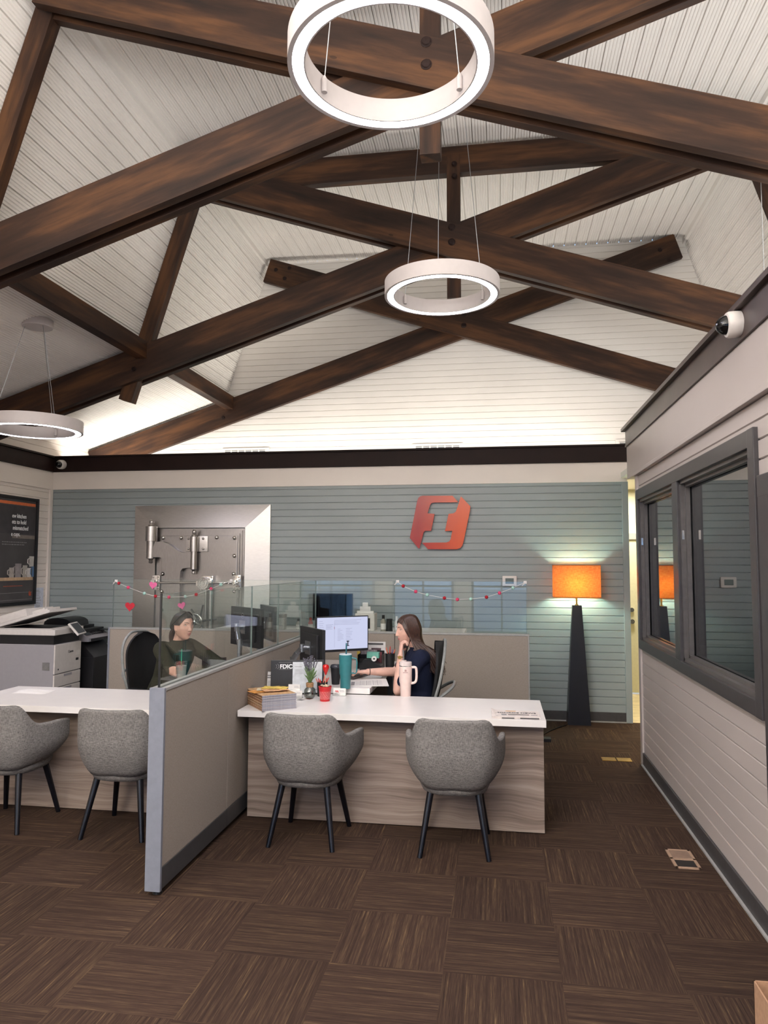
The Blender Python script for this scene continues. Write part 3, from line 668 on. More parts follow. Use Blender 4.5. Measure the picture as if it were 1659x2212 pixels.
mb = MB(); mb.prism([(7.755, 1.29), (7.79, 1.29), (7.79, 1.335), (7.765, 1.335), (7.765, 1.35), (7.745, 1.33), (7.745, 1.31)], lambda u, v: V((xf+.004, u, v)), (.002, 0, 0)); part('small_emblem', mb, plain('orange_line_print', (176, 84, 58), .5), t)
t = thing('wall_notice', 'white printed notice taped to the left wall beside the poster', 'notice', (XL, 7.96, 1.1))
mb = MB(); mb.box((XL+.001, 7.885, 1.10), (XL+.003, 8.045, 1.375)); part('sheet', mb, plain('cool_white_paper', (214, 218, 230), .6), t)
mb = MB(); z_ = 1.345
while z_ > 1.13:
    mb.box((XL+.003, 7.90, z_), (XL+.0036, 7.90+random.uniform(.05, .125), z_+.004)); z_ -= random.choice((.011, .011, .022))
part('print', mb, M['ink2'], t)

def catm(pts, n):
    pts = [V(p) for p in pts]; out = []
    for i in range(len(pts)-1):
        p0, p1, p2, p3 = pts[max(i-1, 0)], pts[i], pts[i+1], pts[min(i+2, len(pts)-1)]
        for k in range(n):
            t = k/n; out.append(.5*((2*p1)+(p2-p0)*t+(2*p0-5*p1+4*p2-p3)*t*t+(3*p1-p0-3*p2+p3)*t**3))
    out.append(pts[-1]); return out
def onz(px, py, z):
    d = c_f+c_r*((px-829.5)/F_PX)-c_u*((py-1106)/F_PX); k = (z-CAM_H)/d.z; return V((d.x*k, d.y*k, z))
def ony(px, py, y_):
    d = c_f+c_r*((px-829.5)/F_PX)-c_u*((py-1106)/F_PX); k = y_/d.y; return V((d.x*k, y_, CAM_H+d.z*k))
def onx(px, py, x_):
    d = c_f+c_r*((px-829.5)/F_PX)-c_u*((py-1106)/F_PX); k = x_/d.x; return V((x_, d.y*k, CAM_H+d.z*k))
# ------------------------------------------------------------------ copiers against the left wall (fronts face the room)
wp, gp = M['whiteplastic'], plain('grey_plastic', (158, 155, 158), .45, var=.01)
dk = plain('anthracite_plastic', (30, 29, 32), .45)
X1, Y0, Y1 = -4.50, 6.94, 7.42
t = thing('copier', 'white multifunction copier with its scanner lid raised, near the poster', 'copier', (-4.8, 7.18, 0))
mb = MB(); mb.box((-5.15, Y0, .06), (X1, Y1, .83), bev=.008); mb.box((-5.1, Y0+.03, 0), (X1-.05, Y1-.03, .06)); part('body', mb, gp, t)
mb = MB(); mb.box((X1-.002, Y0+.004, .53), (X1+.014, Y1-.004, .825), bev=.004); part('front_cover', mb, wp, t)
for a, b in ((.395, .52), (.25, .385), (.09, .24)):
    mb = MB(); mb.box((X1-.002, Y0+.004, a), (X1+.014, Y1-.004, b), bev=.004); dr_ = part('drawer', mb, wp, t)
    mb = MB(); mb.box((X1+.013, Y0+.17, b-.03), (X1+.017, Y0+.31, b-.006)); part('drawer_grip', mb, gp, dr_)
mb = MB(); mb.box((-5.12, Y0+.01, .83), (X1-.01, Y1-.01, .925)); part('output_bay', mb, M['black'], t)
mb = MB(); mb.box((-5.17, Y0-.02, .925), (X1+.02, Y1+.02, .985), bev=.008); mb.box((-5.15, Y0, .986), (X1-.03, Y1-.01, .992)); part('scanner_bed', mb, wp, t)
mb = MB(); mb.box((-5.1, Y0+.05, .990), (X1-.09, Y1-.05, .995)); part('platen_glass', mb, M['black'], t)
R_ = Matrix.Translation((-5.15, 0, .995)) @ Matrix.Rotation(-.27, 4, 'Y')
mb = MB(); mb.box((0, Y0-.01, 0), (.62, Y1+.01, .03), R_, .006); mb.box((0, Y0, .03), (.36, Y1, .11), R_, .015); mb.box((.38, Y0+.06, .035), (.56, Y0+.2, .055), R_, .006); mb.box((.34, Y0+.1, .05), (.5, Y1-.1, .075), R_, .01); lid = part('scanner_lid', mb, wp, t, sm=25)
mb = MB(); mb.box((.05, Y0+.03, -.004), (.58, Y1-.03, 0), R_); part('lid_pad', mb, plain('grey_pad', (118, 114, 112), .6), lid)
R_ = Matrix.Translation((X1+.06, Y0+.32, .97)) @ Matrix.Rotation(.25, 4, 'Z') @ Matrix.Rotation(.85, 4, 'Y')
mb = MB(); mb.box((-.08, -.14, -.01), (.08, .12, .012), R_, .006); sc_ = part('touch_panel', mb, wp, t); mb = MB(); mb.box((-.065, -.122, .012), (.065, .102, .0135), R_); part('screen', mb, plain('dark_touch_screen', (52, 54, 58), .25), sc_)
mb = MB(); mb.cyl((X1+.0, Y0+.33, .93), (X1+.055, Y0+.33, .965), .02, n=10); part('panel_arm', mb, gp, t)
text('brand_text', 'Canon', .035, basis((X1+.0155, Y0+.235, .725), (0, 1, 0), (0, 0, 1), (1, 0, 0)), M['ink'], t, bold=.0006)
mb = MB(); mb.box((X1+.014, Y1-.10, .685), (X1+.0155, Y1-.03, .735)); part('label_sticker', mb, M['paper'], t)
mb = MB(); mb.box((X1+.014, Y1-.10, .63), (X1+.0155, Y1-.05, .655)); part('badge', mb, dk, t); mb = MB(); mb.box((X1+.014, Y0+.06, .565), (X1+.0155, Y0+.075, .58)); part('badge', mb, dk, t)
mb = MB(); mb.box((-4.62, Y0-.003, .57), (-4.54, Y0, .65)); part('side_vent', mb, plain('vent_grey', (120, 118, 116), .6), t)
# black copier
X1, Y0, Y1 = -4.42, 7.56, 8.0
t = thing('copier', 'black multifunction copier in the back left corner behind the white one', 'copier', (-4.8, 7.78, 0))
mb = MB(); mb.box((-5.1, Y0, .02), (X1, Y1, .63), bev=.006); mb.prism([(-5.1, .63), (X1, .63), (X1-.16, .80), (-5.1, .80)], lambda u, v: V((u, Y0+.004, v)), (0, Y1-Y0-.008, 0)); part('body', mb, dk, t)
mb = MB(); mb.box((-5.1, Y0-.01, .80), (X1-.14, Y1+.0, .93), bev=.006); part('scanner_unit', mb, M['black'], t)
mb = MB(); mb.prism([(X1-.20, .80), (X1-.05, .80), (X1-.05, .835), (X1-.20, .925)], lambda u, v: V((u, Y0-.02, v)), (0, Y1-Y0+.02, 0)); pn = part('control_panel', mb, gp, t)
mb = MB(); 
Rk = basis((X1-.125, Y0, .887), (.85, 0, -.52), (0, 1, 0), (.52, 0, .85))
for i in range(3):
    for k in range(7): mb.box((-.035+i*.028, .12+k*.036, .0), (-.018+i*.028, .142+k*.036, .006), Rk)
part('keys', mb, M['black'], pn); mb = MB(); mb.box((-.045, .0, .0), (.04, .10, .004), Rk); part('display', mb, plain('dark_touch_screen', (52, 54, 58), .25), pn)
mb = MB(); mb.box((X1-.052, Y0+.02, .803), (X1-.046, Y1-.02, .83)); part('slot', mb, M['black'], t)
mb = MB(); mb.box((-5.12, Y0-.01, .93), (-4.68, Y1, .96), bev=.008)
rr = []
for i in range(9): a = i/8*PI; rr.append([( -5.08+.0+(.17-.17*math.cos(a)), yy, .955+.095*math.sin(a)**.6) for yy in (Y0+.06, Y1-.02)])
mb.prism([(r[0][0], r[0][2]) for r in rr], lambda u, v: V((u, Y0+.06, v)), (0, Y1-Y0-.08, 0)); part('document_feeder', mb, M['black'], t, sm=50)
mb = MB(); mb.box((-4.72, Y1-.12, .90), (-4.45, Y1+.04, .908)); part('side_tray', mb, M['black'], t)
mb = MB(); mb.tube(catm([(-4.50, 8.005, .28), (-4.44, 8.03, .285), (-4.40, 8.07, .32), (-4.37, 8.10, .40), (-4.36, 8.135, .43)], 4), .005, 6)
part('power_cord', mb, M['black'], t, sm=True)
t = thing('wall_outlet', 'white wall outlet low on the blue wall by the cubicle panel', 'outlet', (-4.36, YB, .45)); mb = MB(); mb.box((-4.395, YB-.008, .395), (-4.325, YB-.0005, .515), bev=.003); part('cover_plate', mb, M['whiteplastic'], t)
for z_ in (.427, .483): mb = MB(); mb.box((-4.375, YB-.012, z_-.014), (-4.345, YB-.007, z_+.014), bev=.003); part('socket', mb, plain('socket_grey', (190, 184, 178), .5), t)

# ------------------------------------------------------------------ cubicle partitions with glass screens
PX, PT, PH = -1.717, .082, 1.03
def panel(name, label, p0, p1, seams, glass_seams, endcap=True, gz=1.505):
    """p0,p1 ground ends; panel upright along it"""
    p0, p1 = V(p0), V(p1); d = (p1-p0).normalized(); s_ = V((0, 0, 1)).cross(d); L = (p1-p0).length
    t = thing(name, label, 'partition', p0); B = basis(p0, d, s_, V((0, 0, 1)))
    edges = [0]+seams+[L]
    for a, b in zip(edges[:-1], edges[1:]):
        mb = MB(); mb.box((a+.002, -PT/2+.004, .14), (b-.002, PT/2-.004, PH-.012), B, .006); part('fabric_panel', mb, M['panelfab'], t)
        mb = MB(); mb.box((a+.001, -PT/2+.002, .035), (b-.001, PT/2-.002, .14), B, .003); part('kick_plate', mb, M['kick'], t)
    mb = MB(); mb.box((0, -PT/2, PH-.016), (L, -.012, PH), B, .003); mb.box((0, .012, PH-.016), (L, PT/2, PH), B, .003); mb.box((0, -.02, PH-.02), (L, .02, PH-.010), B); part('top_rail', mb, M['trimlight'], t)
    if endcap:
        mb = MB(); mb.box((-.012, -PT/2, .03), (.008, PT/2, PH+.001), B, .003); part('end_cap', mb, M['trimgrey'], t)
        mb = MB(); v_ = B @ V((.05, 0, 0)); mb.cyl(v_+V((0, 0, 0)), v_+V((0, 0, .035)), .025, .018, 16); part('foot', mb, M['black'], t)
    mb = MB(); mb.box((L-.004, -PT/2, .03), (L+.008, PT/2, PH), B, .003); part('far_end_cap', mb, M['trimlight'], t)
    ge = [.012]+glass_seams+[L-.012]
    for a, b in zip(ge[:-1], ge[1:]):
        mb = MB(); mb.box((a+.002, -.004, PH-.012), (b-.002, .004, gz), B); g_ = part('glass_screen', mb, M['glass'], t)
        for q in (a+.002, b-.002):
            m2 = MB(); m2.box((q-.0008, -.0046, PH), (q+.0008, .0046, gz+.0008), B); part('glass_edge', m2, plain('pale_glass_edge', (118, 132, 128), .2), g_)
        m2 = MB(); m2.box((a+.002, -.0042, gz), (b-.002, .0042, gz+.0012), B); part('glass_edge', m2, plain('pale_glass_edge', (150, 164, 158), .2), g_)
    return t, B
YP = 6.86
tp, Bs = panel('cubicle_partition', 'beige fabric partition with glass screen running back between the two desks', (PX, 3.552, 0), (PX, YP-.045, 0), [.9, 1.8, 2.7], [1.42, 2.05, 2.7])
mb = MB(); mb.box((PX-.0046, 3.558, PH-.002), (PX+.0046, 3.566, 1.507)); part('screen_edge_strip', mb, M['black'], tp)
tb, Bb = panel('cubicle_partition', 'beige fabric partition with glass screen standing across the back, before the blue wall', (-3.83, YP, 0), (.268, YP, 0), [1.58, 2.13, 2.87], [1.05, 2.1, 2.86])
# felt ball garlands taped to the back glass
felt = {'r': plain('red_felt', (176, 34, 48), .95, var=.15, scale=200, bmp=.002), 'p': plain('pink_felt', (218, 72, 110), .95, var=.12, scale=200, bmp=.002), 'm': plain('mint_felt', (168, 208, 196), .95, var=.08, scale=200, bmp=.002)}
def garland(label, pts):
    YY = YP-.022; W = [(ony(a, b, YY), c) for a, b, c in pts]
    t = thing('ball_garland', label, 'garland', W[0][0])
    mb = MB(); mb.tube([w[0] for w in W], .0022, 6); part('string', mb, M['paper'], t)
    for w, c in (W[0], W[-1]):
        mb = MB(); mb.tube([w, w+V((-.02, 0, -.02)), w+V((-.028, .004, -.035)), w+V((0, .004, -.01)), w], .0022, 6); mb.box(w+V((-.012, .012, -.012)), w+V((.016, .019, .012))); part('tape_loop', mb, M['paper'], t)
    for w, c in W:
        if c in felt: mb = MB(); mb.sphere(w, .0165, 8); part('felt_ball', mb, felt[c], t, sm=True)
garland('felt ball garland on the back glass at the left, before the vault door', [(249, 1255, ''), (257, 1260, 'r'), (277, 1269, 'p'), (312, 1282, 'm'), (336, 1288, 'r'), (365, 1290, 'p'), (400, 1289, 'm'), (424, 1284, 'r'), (456, 1272, 'p'), (477, 1263, 'm'), (498, 1254, '')])
garland('felt ball garland hanging on the back glass at the right, below the emblem', [(858, 1256, ''), (871, 1266, 'r'), (898, 1278, 'p'), (923, 1285, 'm'), (960, 1292, 'r'), (988, 1295, 'p'), (1017, 1294, 'm'), (1051, 1290, 'r'), (1079, 1281, 'p'), (1108, 1270, 'm'), (1134, 1258, '')])
def heart(px, py, size, c, rot, label):
    w = ony(px, py, YP-.012); pl = []
    for i in range(40):
        a = 2*PI*i/40; x = 16*math.sin(a)**3; z = 13*math.cos(a)-5*math.cos(2*a)-2*math.cos(3*a)-math.cos(4*a)
        x, z = x/17*size/2, z/17*size/2; pl.append((w.x+x*math.cos(rot)-z*math.sin(rot), w.z+x*math.sin(rot)+z*math.cos(rot)))
    mb = MB(); mb.prism(pl, lambda u, v: V((u, YP-.0085, v)), (0, .002, 0)); solo('heart_cutout', mb, plain('%s_card' % c[0], c[1], .8), label, 'decoration', 'hearts on the glass', loc=(w.x, YP-.0085, w.z))
heart(280, 1310, .108, ('red', (192, 40, 54)), -.05, 'red paper heart on the back glass, largest and lowest at the left')
heart(330, 1264, .088, ('rose', (216, 102, 148)), -.1, 'pink paper heart on the glass just under the garland, left of the black strip')
heart(392, 1308, .084, ('rose', (216, 102, 148)), .25, 'pink paper heart on the glass above the seated woman in green')

# ------------------------------------------------------------------ counters
def counter(label, x0, x1, yf, yb, bx0, bx1, by):
    t = thing('counter_desk', label, 'desk', ((x0+x1)/2, by, 0))
    mb = MB(); mb.box((x0, yf, .68), (x1, yb, .72), bev=.0015); part('worktop', mb, M['white'], t)
    mb = MB(); mb.box((bx0, by, .008), (bx1, by+.028, .679), bev=.001); part('front_panel', mb, M['laminate'], t)
    mb = MB(); mb.box((bx1-.028, by+.029, .008), (bx1, yb-.08, .679), bev=.001); mb.box((bx0, by+.029, .008), (bx0+.028, yb-.08, .679)); part('side_panel', mb, M['laminate'], t)
    return t
counter('white topped counter desk with grey wood front, right of the fabric partition', -1.668, .280, 4.585, 5.275, -1.645, .272, 4.735)
counter('white topped counter desk with grey wood front, left of the fabric partition', -3.655, -1.766, 4.50, 5.20, -3.6, -1.80, 4.69)
def desk(label, x0, x1, y0, y1, z):
    t = thing('work_desk', label, 'desk', ((x0+x1)/2, (y0+y1)/2, 0))
    mb = MB(); mb.box((x0, y0, z-.042), (x1, y1, z), bev=.002); part('worktop', mb, M['white'], t)
    for (x, y) in ((x0+.06, y0+.08), (x1-.06, y0+.08), (x0+.06, y1-.08), (x1-.06, y1-.08)):
        mb = MB(); mb.box((x-.025, y-.025, 0), (x+.025, y+.025, z-.042), bev=.003); part('leg', mb, M['alu'], t)
ZD = .765
desk('white work desk along the partition in front of the woman in navy', -1.668, -.925, 5.285, 6.80, ZD)
desk('white work desk along the partition in front of the woman in green', -2.34, -1.770, 5.21, 6.80, .765)
t = thing('credenza', 'long grey credenza behind the back partition, carrying the spare monitor and bottles', 'cabinet', (-1.6, 7.45, 0))
mb = MB(); mb.box((-2.9, 7.12, .0), (-.35, 7.75, .965)); part('body', mb, M['laminate'], t); mb = MB(); mb.box((-2.92, 7.09, .965), (-.33, 7.77, .995), bev=.002); part('worktop', mb, M['white'], t)

# ------------------------------------------------------------------ upholstered armchairs
def chair_shell():
    """tub shell: back and arms in one curved wall; local +Y is forward"""
    me = MB(); bm = me.bm; nu, nv = 57, 15
    plan = [(0, -.275), (.13, -.273), (.212, -.238), (.256, -.155), (.285, -.055), (.300, .05), (.303, .15)]
    rim = [.785, .786, .776, .668, .650, .648, .640]; botz = [.375, .375, .378, .385, .395, .405, .43]
    def ev(t):
        P = [(-plan[1][0], plan[1][1])]+plan+[(.303, .25)]; R = [rim[1]]+rim+[.632]; Bz = [botz[1]]+botz+[.46]; x = t*6; i = min(5, int(x)); f = x-i
        def cr(a, b, c_, d): return .5*(2*b+(c_-a)*f+(2*a-5*b+4*c_-d)*f*f+(3*b-a-3*c_+d)*f**3)
        w = lambda L, k=None: cr(*[(L[i+q][k] if k is not None else L[i+q]) for q in range(4)])
        return w(P, 0), w(P, 1), w(R), w(Bz)
    def pt(u, v, th):
        sg = 1 if u >= 0 else -1; x, y, top, bot = ev(abs(u)); z = bot+(top-bot)*v
        k = .74+.26*math.sin(min(1, v*1.7)*PI/2)**.8; yy = y*k-.03*v*(1-min(1, abs(u)*2)); xx = x*k
        n = V((x*1.0, y-.0, 0)); n = n.normalized() if n.length > 1e-4 else V((0, -1, 0))
        return V((sg*xx-sg*n.x*th*(.052-.014*v), yy-n.y*th*(.052-.014*v), z))
    vo = [[bm.verts.new(pt(-1+2*i/(nu-1), j/(nv-1), 0)) for j in range(nv)] for i in range(nu)]; vi = [[bm.verts.new(pt(-1+2*i/(nu-1), j/(nv-1), 1)) for j in range(nv)] for i in range(nu)]
    for i in range(nu-1):
        for j in range(nv-1): me.face([vo[i][j], vo[i+1][j], vo[i+1][j+1], vo[i][j+1]]); me.face([vi[i][j], vi[i][j+1], vi[i+1][j+1], vi[i+1][j]])
        me.face([vo[i][nv-1], vo[i+1][nv-1], vi[i+1][nv-1], vi[i][nv-1]]); me.face([vo[i][0], vi[i][0], vi[i+1][0], vo[i+1][0]])
    for i in (0, nu-1):
        for j in range(nv-1): me.face([vo[i][j], vo[i][j+1], vi[i][j+1], vi[i][j]])
    bmesh.ops.recalc_face_normals(bm, faces=bm.faces)
    es = [e for e in bm.edges if len(e.link_faces) == 2 and e.calc_face_angle(0) > 1.0]
    bmesh.ops.bevel(bm, geom=es, offset=.013, segments=3, affect='EDGES', profile=.5)
    return me
def armchair(loc, rz, label):
    t = thing('armchair', label, 'chair', loc, rz, 'grey armchairs at the counters')
    part('shell', chair_shell(), M['tweed'], t, world=False, sm=60)
    # seat pad and rounded underside
    mb = MB(); rings = []
    def plan(k, z, n=40):
        r = []
        for i in range(n):
            a = 2*PI*i/n; x = math.copysign(abs(math.cos(a))**.7, math.cos(a))*.205; y = math.copysign(abs(math.sin(a))**.7, math.sin(a))*.215
            r.append((x*k, y*k+.01, z))
        return r
    mb.ring_loft([plan(.82, .335), plan(.93, .345), plan(1.0, .375), plan(1.01, .43), plan(.98, .452), plan(.88, .46)]); part('seat', mb, M['tweed'], t, world=False, sm=60)
    for sx, sy_ in ((-1, -1), (1, -1), (-1, 1), (1, 1)):
        mb = MB(); mb.cyl((sx*.135, sy_*.13, .36), (sx*.195, sy_*.215, 0), .021, .0145, 16); part('leg', mb, M['navyleg'], t, world=False, sm=True)
    return t
ch = armchair((-1.15, 4.475, 0), -.03, 'grey tweed armchair with black legs, nearer the fabric partition at the right counter')
armchair((-.265, 4.475, 0), -.05, 'grey tweed armchair with black legs, below the newspaper end of the right counter') if False else dup(ch, (-.265, 4.475, 0), .03, 'grey tweed armchair with black legs at the right counter, below the newspaper end')
dup(ch, (-3.125, 4.42, 0), .0, 'grey tweed armchair with black legs at the left edge of the photo')
dup(ch, (-2.32, 4.42, 0), .04, 'grey tweed armchair with black legs at the left counter, half hidden by the fabric partition')

# ------------------------------------------------------------------ monitors
def monitor(loc, rz, w, h, zc, label, lit=False, stand='arm', armroot=None, group=None):
    """local: screen faces -Y, centre height zc above loc"""
    t = thing('computer_monitor', label, 'monitor', loc, rz, group)
    mb = MB(); mb.box((-w/2, -.012, zc-h/2), (w/2, .012, zc+h/2), bev=.003); mb.box((-w*.36, .012, zc-h*.36), (w*.36, .035, zc+h*.36), bev=.008); part('housing', mb, plain('dark_monitor_plastic', (34, 34, 37), .45), t, world=False)
    mb = MB(); mb.box((-w/2+.008, -.0135, zc-h/2+.02), (w/2-.008, -.012, zc+h/2-.008)); part('screen', mb, M['screen'] if lit else plain('dark_glossy_screen', (14, 15, 18), .08), t, world=False)
    if stand == 'arm':
        mb = MB(); mb.box((-.05, .035, zc-.05), (.05, .041, zc+.05)); mb.cyl((0, .04, zc), (0, .085, zc), .022, n=14); mb.cyl((0, .085, zc-.03), (0, .085, zc+.03), .02, n=14); part('mount', mb, M['alu'], t, world=False, sm=True)
        a = V(armroot); mb = MB(); mb.tube([(0, .085, zc), (a.x*.5, .085+(a.y-.085)*.5, zc-.04)], [.022, .018], 12); mb.tube([(a.x*.5, .085+(a.y-.085)*.5, zc-.04), (a.x, a.y, zc-.10)], [.022, .022], 12); mb.cyl((a.x, a.y, 0), (a.x, a.y, zc-.07), .018, n=14); mb.cyl((a.x, a.y, 0), (a.x, a.y, .012), .05, n=20); part('monitor_arm', mb, M['alu'], t, world=False, sm=True)
    elif stand == 'foot':
        mb = MB(); mb.box((-.03, .02, 0), (.03, .04, zc)); mb.box((-.12, -.07, 0), (.12, .10, .012), bev=.004); part('stand', mb, M['black'], t, world=False)
    return t
mc = ony(739, 1369, 5.98)
t = monitor((mc.x, mc.y, ZD), .62, .47, .29, mc.z-ZD, 'lit computer monitor with a pale page open, in front of the woman in navy', True, 'arm', (-.12, .22, 0))
# page content drawn as thin strokes on the lit screen
def scr(t, zc, w, h):
    mb = MB(); rs = random.Random(3); y_ = -.0142; Z = lambda v: zc+h/2-.008-v*h
    def ln(x, v, L, th=.0016): mb.box((-w/2+x*w, y_, Z(v)-th), (-w/2+(x+L)*w, y_+.0005, Z(v)))
    for k in range(12): ln(.05, .1+k*.055, rs.uniform(.05, .12))
    for k in range(5): ln(.18, .2+k*.03, rs.uniform(.08, .15))
    for k in range(4): ln(.34, .08+k*.04, rs.uniform(.3, .55))
    for k in range(9): ln(.40, .33+k*.04, rs.uniform(.05, .12)); ln(.56, .32+k*.045, rs.uniform(.05, .14))
    mb.box((-w/2+.34*w, y_, Z(.85)), (-w/2+.342*w, y_+.0005, Z(.1))); part('screen_print', mb, emis('screen_grey', (150, 155, 190), .35), t, world=False)
    mb = MB(); bx = -w/2+.60*w; mb.box((bx-.012, y_, Z(.70)), (bx+.012, y_+.0004, Z(.69)+.006)); mb.box((bx-.004, y_, Z(.81)), (bx+.004, y_+.0004, Z(.70))); mb.box((bx-.012, y_, Z(.82)), (bx+.012, y_+.0004, Z(.80))); part('screen_icon', mb, emis('screen_dark', (50, 42, 60), .1), t, world=False)
    mb = MB(); mb.box((-w/2+.335*w, y_, Z(.33)), (-w/2+.343*w, y_+.0005, Z(.26))); part('screen_mark', mb, emis('screen_red', (200, 60, 70), .3), t, world=False)
scr(t, mc.z-ZD, .47, .29)
m2c = V((-1.425, 5.55, 1.02)); monitor((m2c.x, m2c.y, ZD), 2.21, .46, .30, m2c.z-ZD, 'dark monitor turned edge-on beside the fabric partition at the right desk', False, 'arm', (.06, .14, 0))
m3 = ony(533, 1354, 5.5); t = monitor((m3.x, m3.y, .765), PI-.75, .50, .30, m3.z-.765, 'black monitor with a round silver badge on its back, seen through the glass', False, 'arm', (-.20, .16, 0))
mb = MB(); B_ = basis((-.0, .0355, m3.z-.765+.085), (-1, 0, 0), (0, 0, 1), (0, 1, 0)); mb.lathe([(.019, 0), (.022, 0), (.022, .002), (.019, .002), (.019, 0)], (0, 0, 0), 28, M=B_, cap=False); mb.box((-.013, -.004, 0), (.013, .004, .002), B_); part('round_badge', mb, M['alu'], t, world=False)
m4 = ony(579, 1345, 6.3); monitor((m4.x, m4.y, .765), PI-1.0, .48, .30, m4.z-.765, 'second black monitor behind the badged one, seen through the glass', False, 'arm', (-.16, .12, 0))
m5 = ony(719, 1311, 7.42); monitor((m5.x, m5.y, .995), .02, .42, .28, m5.z-.995, 'dark monitor on the credenza behind the back glass, left of the lit one', False, 'foot')

# ------------------------------------------------------------------ things on the right counter
def lathe_thing(name, prof, p, mat, label, cat, n=32, parts=(), group=None):
    t = thing(name, label, cat, p, 0, group); mb = MB(); mb.lathe(prof, p, n); part(parts[0] if parts else 'body', mb, mat, t, sm=True); return t
ZC = .7202
# brochures
p = onz(566, 1537, ZC); q = onz(640, 1530, ZC); d = (q-p).normalized(); s_ = V((-d.y, d.x, 0)); W_, D_ = (q-p).length, .27
s_ = (onz(533, 1519, ZC)-p).normalized(); D_ = (onz(533, 1519, ZC)-p).length*1.02
cols = [plain('brochure_cover_%d' % i, c, .5, var=.15, scale=60) for i, c in enumerate(((150, 108, 70), (188, 150, 108), (120, 62, 44), (206, 178, 150)))]
edge = plain('brochure_page_edge', (158, 158, 168), .7, var=.06, scale=90)
nb = 24; th_ = .0041; z_ = ZC+.0003
for i in range(nb):
    j = V((random.uniform(-.003, .003), random.uniform(-.003, .003), 0)); a = p+j; mb = MB()
    v0 = mb.verts([a+V((0, 0, 0))-V((0, 0, 0)), a+d*W_, a+d*W_+s_*D_, a+s_*D_]); v1 = mb.verts([x+V((0, 0, th_-.0003)) for x in (a, a+d*W_, a+d*W_+s_*D_, a+s_*D_)])
    mb.face(v0[::-1]); mb.mi = 0; mb.face(v1)
    for k in range(4): mb.mi = 0 if k == 3 else 1; mb.face([v0[k], v0[(k+1) % 4], v1[(k+1) % 4], v1[k]])
    for f in mb.bm.faces: pass
    me = mb.mesh('brochure'); dz = z_+i*th_-ZC; me.transform(Matrix.Translation((0, 0, dz)))
    solo('brochure', me, [cols[i % 4 if i < nb-1 else 1], edge], 'thin brochure in the neat stack at the left end of the right counter', 'brochure', 'stacked brochures on the counter', loc=(a.x, a.y, z_+i*th_))
zt = z_+nb*th_+.0005; c0 = p+d*W_*.45+s_*D_*.5
lc = [('orange', (226, 150, 74)), ('cream', (226, 202, 170)), ('apricot', (216, 164, 120)), ('yellow', (222, 186, 90))]
for i, (dx, dy, r_) in enumerate(((-.05, .0, .35), (.01, .02, -.25), (.03, -.03, .1), (.05, .03, -.5))):
    mb = MB(); B_ = Matrix.Translation(c0+d*dx+s_*dy+V((0, 0, zt-c0.z+i*.0035))) @ Matrix.Rotation(r_+.5, 4, 'Z'); rs = []
    for k in range(9): x = -.085+k*.02125; rs.append([(x, -.05, .0012*math.sin(k*.9+i)+.0014), (x, .05, .0012*math.sin(k*.9+i)+.0014), (x, .05, .0012*math.sin(k*.9+i)+.0022), (x, -.05, .0012*math.sin(k*.9+i)+.0022)])
    mb.ring_loft(rs, M=B_); solo('leaflet', mb, plain('%s_leaflet' % lc[i][0], lc[i][1], .5, var=.25, scale=40), 'loose %s leaflet lying on top of the brochure stack' % lc[i][0], 'leaflet', loc=B_.translation)
# hand sanitiser
p = onz(560, 1500, ZC)+V((-.0, .06, 0)); t = thing('pump_bottle', 'small clear white bottle behind the brochure stack', 'bottle', p)
mb = MB(); mb.lathe([(0, 0), (.027, 0), (.03, .01), (.03, .10), (.024, .125), (.011, .135), (.011, .14), (0, .14)], p, 24); part('bottle', mb, plain('milky_plastic', (205, 203, 205), .25), t, sm=True)
mb = MB(); mb.lathe([(0, .14), (.014, .14), (.014, .165), (0, .168)], p, 20); part('cap', mb, M['whiteplastic'], t, sm=True)
def card_sheet(name, c, rz, w, h, lean, label, cat, mat, lines, thick=.003, holder=False):
    t = thing(name, label, cat, c, rz); B_ = Matrix.Rotation(lean, 4, 'X'); mb = MB(); mb.box((-w/2, -thick/2, 0), (w/2, thick/2, h), B_); part('sheet', mb, mat, t, world=False)
    mb = MB()
    for (x, z, L, th) in lines: mb.box((-w/2+x*w, -thick/2-.0008, h*z), (-w/2+(x+L)*w, -thick/2-.0001, h*z+th), B_)
    if lines: part('print', mb, M['ink2'], t, world=False)
    if holder: mb = MB(); mb.box((-w/2-.004, -.012, 0), (w/2+.004, -.009, h*.35), B_); mb.box((-w/2-.004, -.012, 0), (w/2+.004, .03, .003)); mb.box((-w/2-.004, thick/2+.001, 0), (w/2+.004, thick/2+.003, h*1.0), B_); part('clear_holder', mb, M['clear'], t, world=False)
    return t
p = onz(585, 1502, ZC)+V((0, .07, 0)); t = card_sheet('desk_sign', p, -.1, .145, .155, -.2, 'small white printed sign with bold heading behind the brochure stack', 'sign', M['paper'], [(.08, .80, .8, .008), (.08, .70, .86, .008)]+[(.1, .55-k*.07, .8-.2*(k == 6), .003) for k in range(7)])
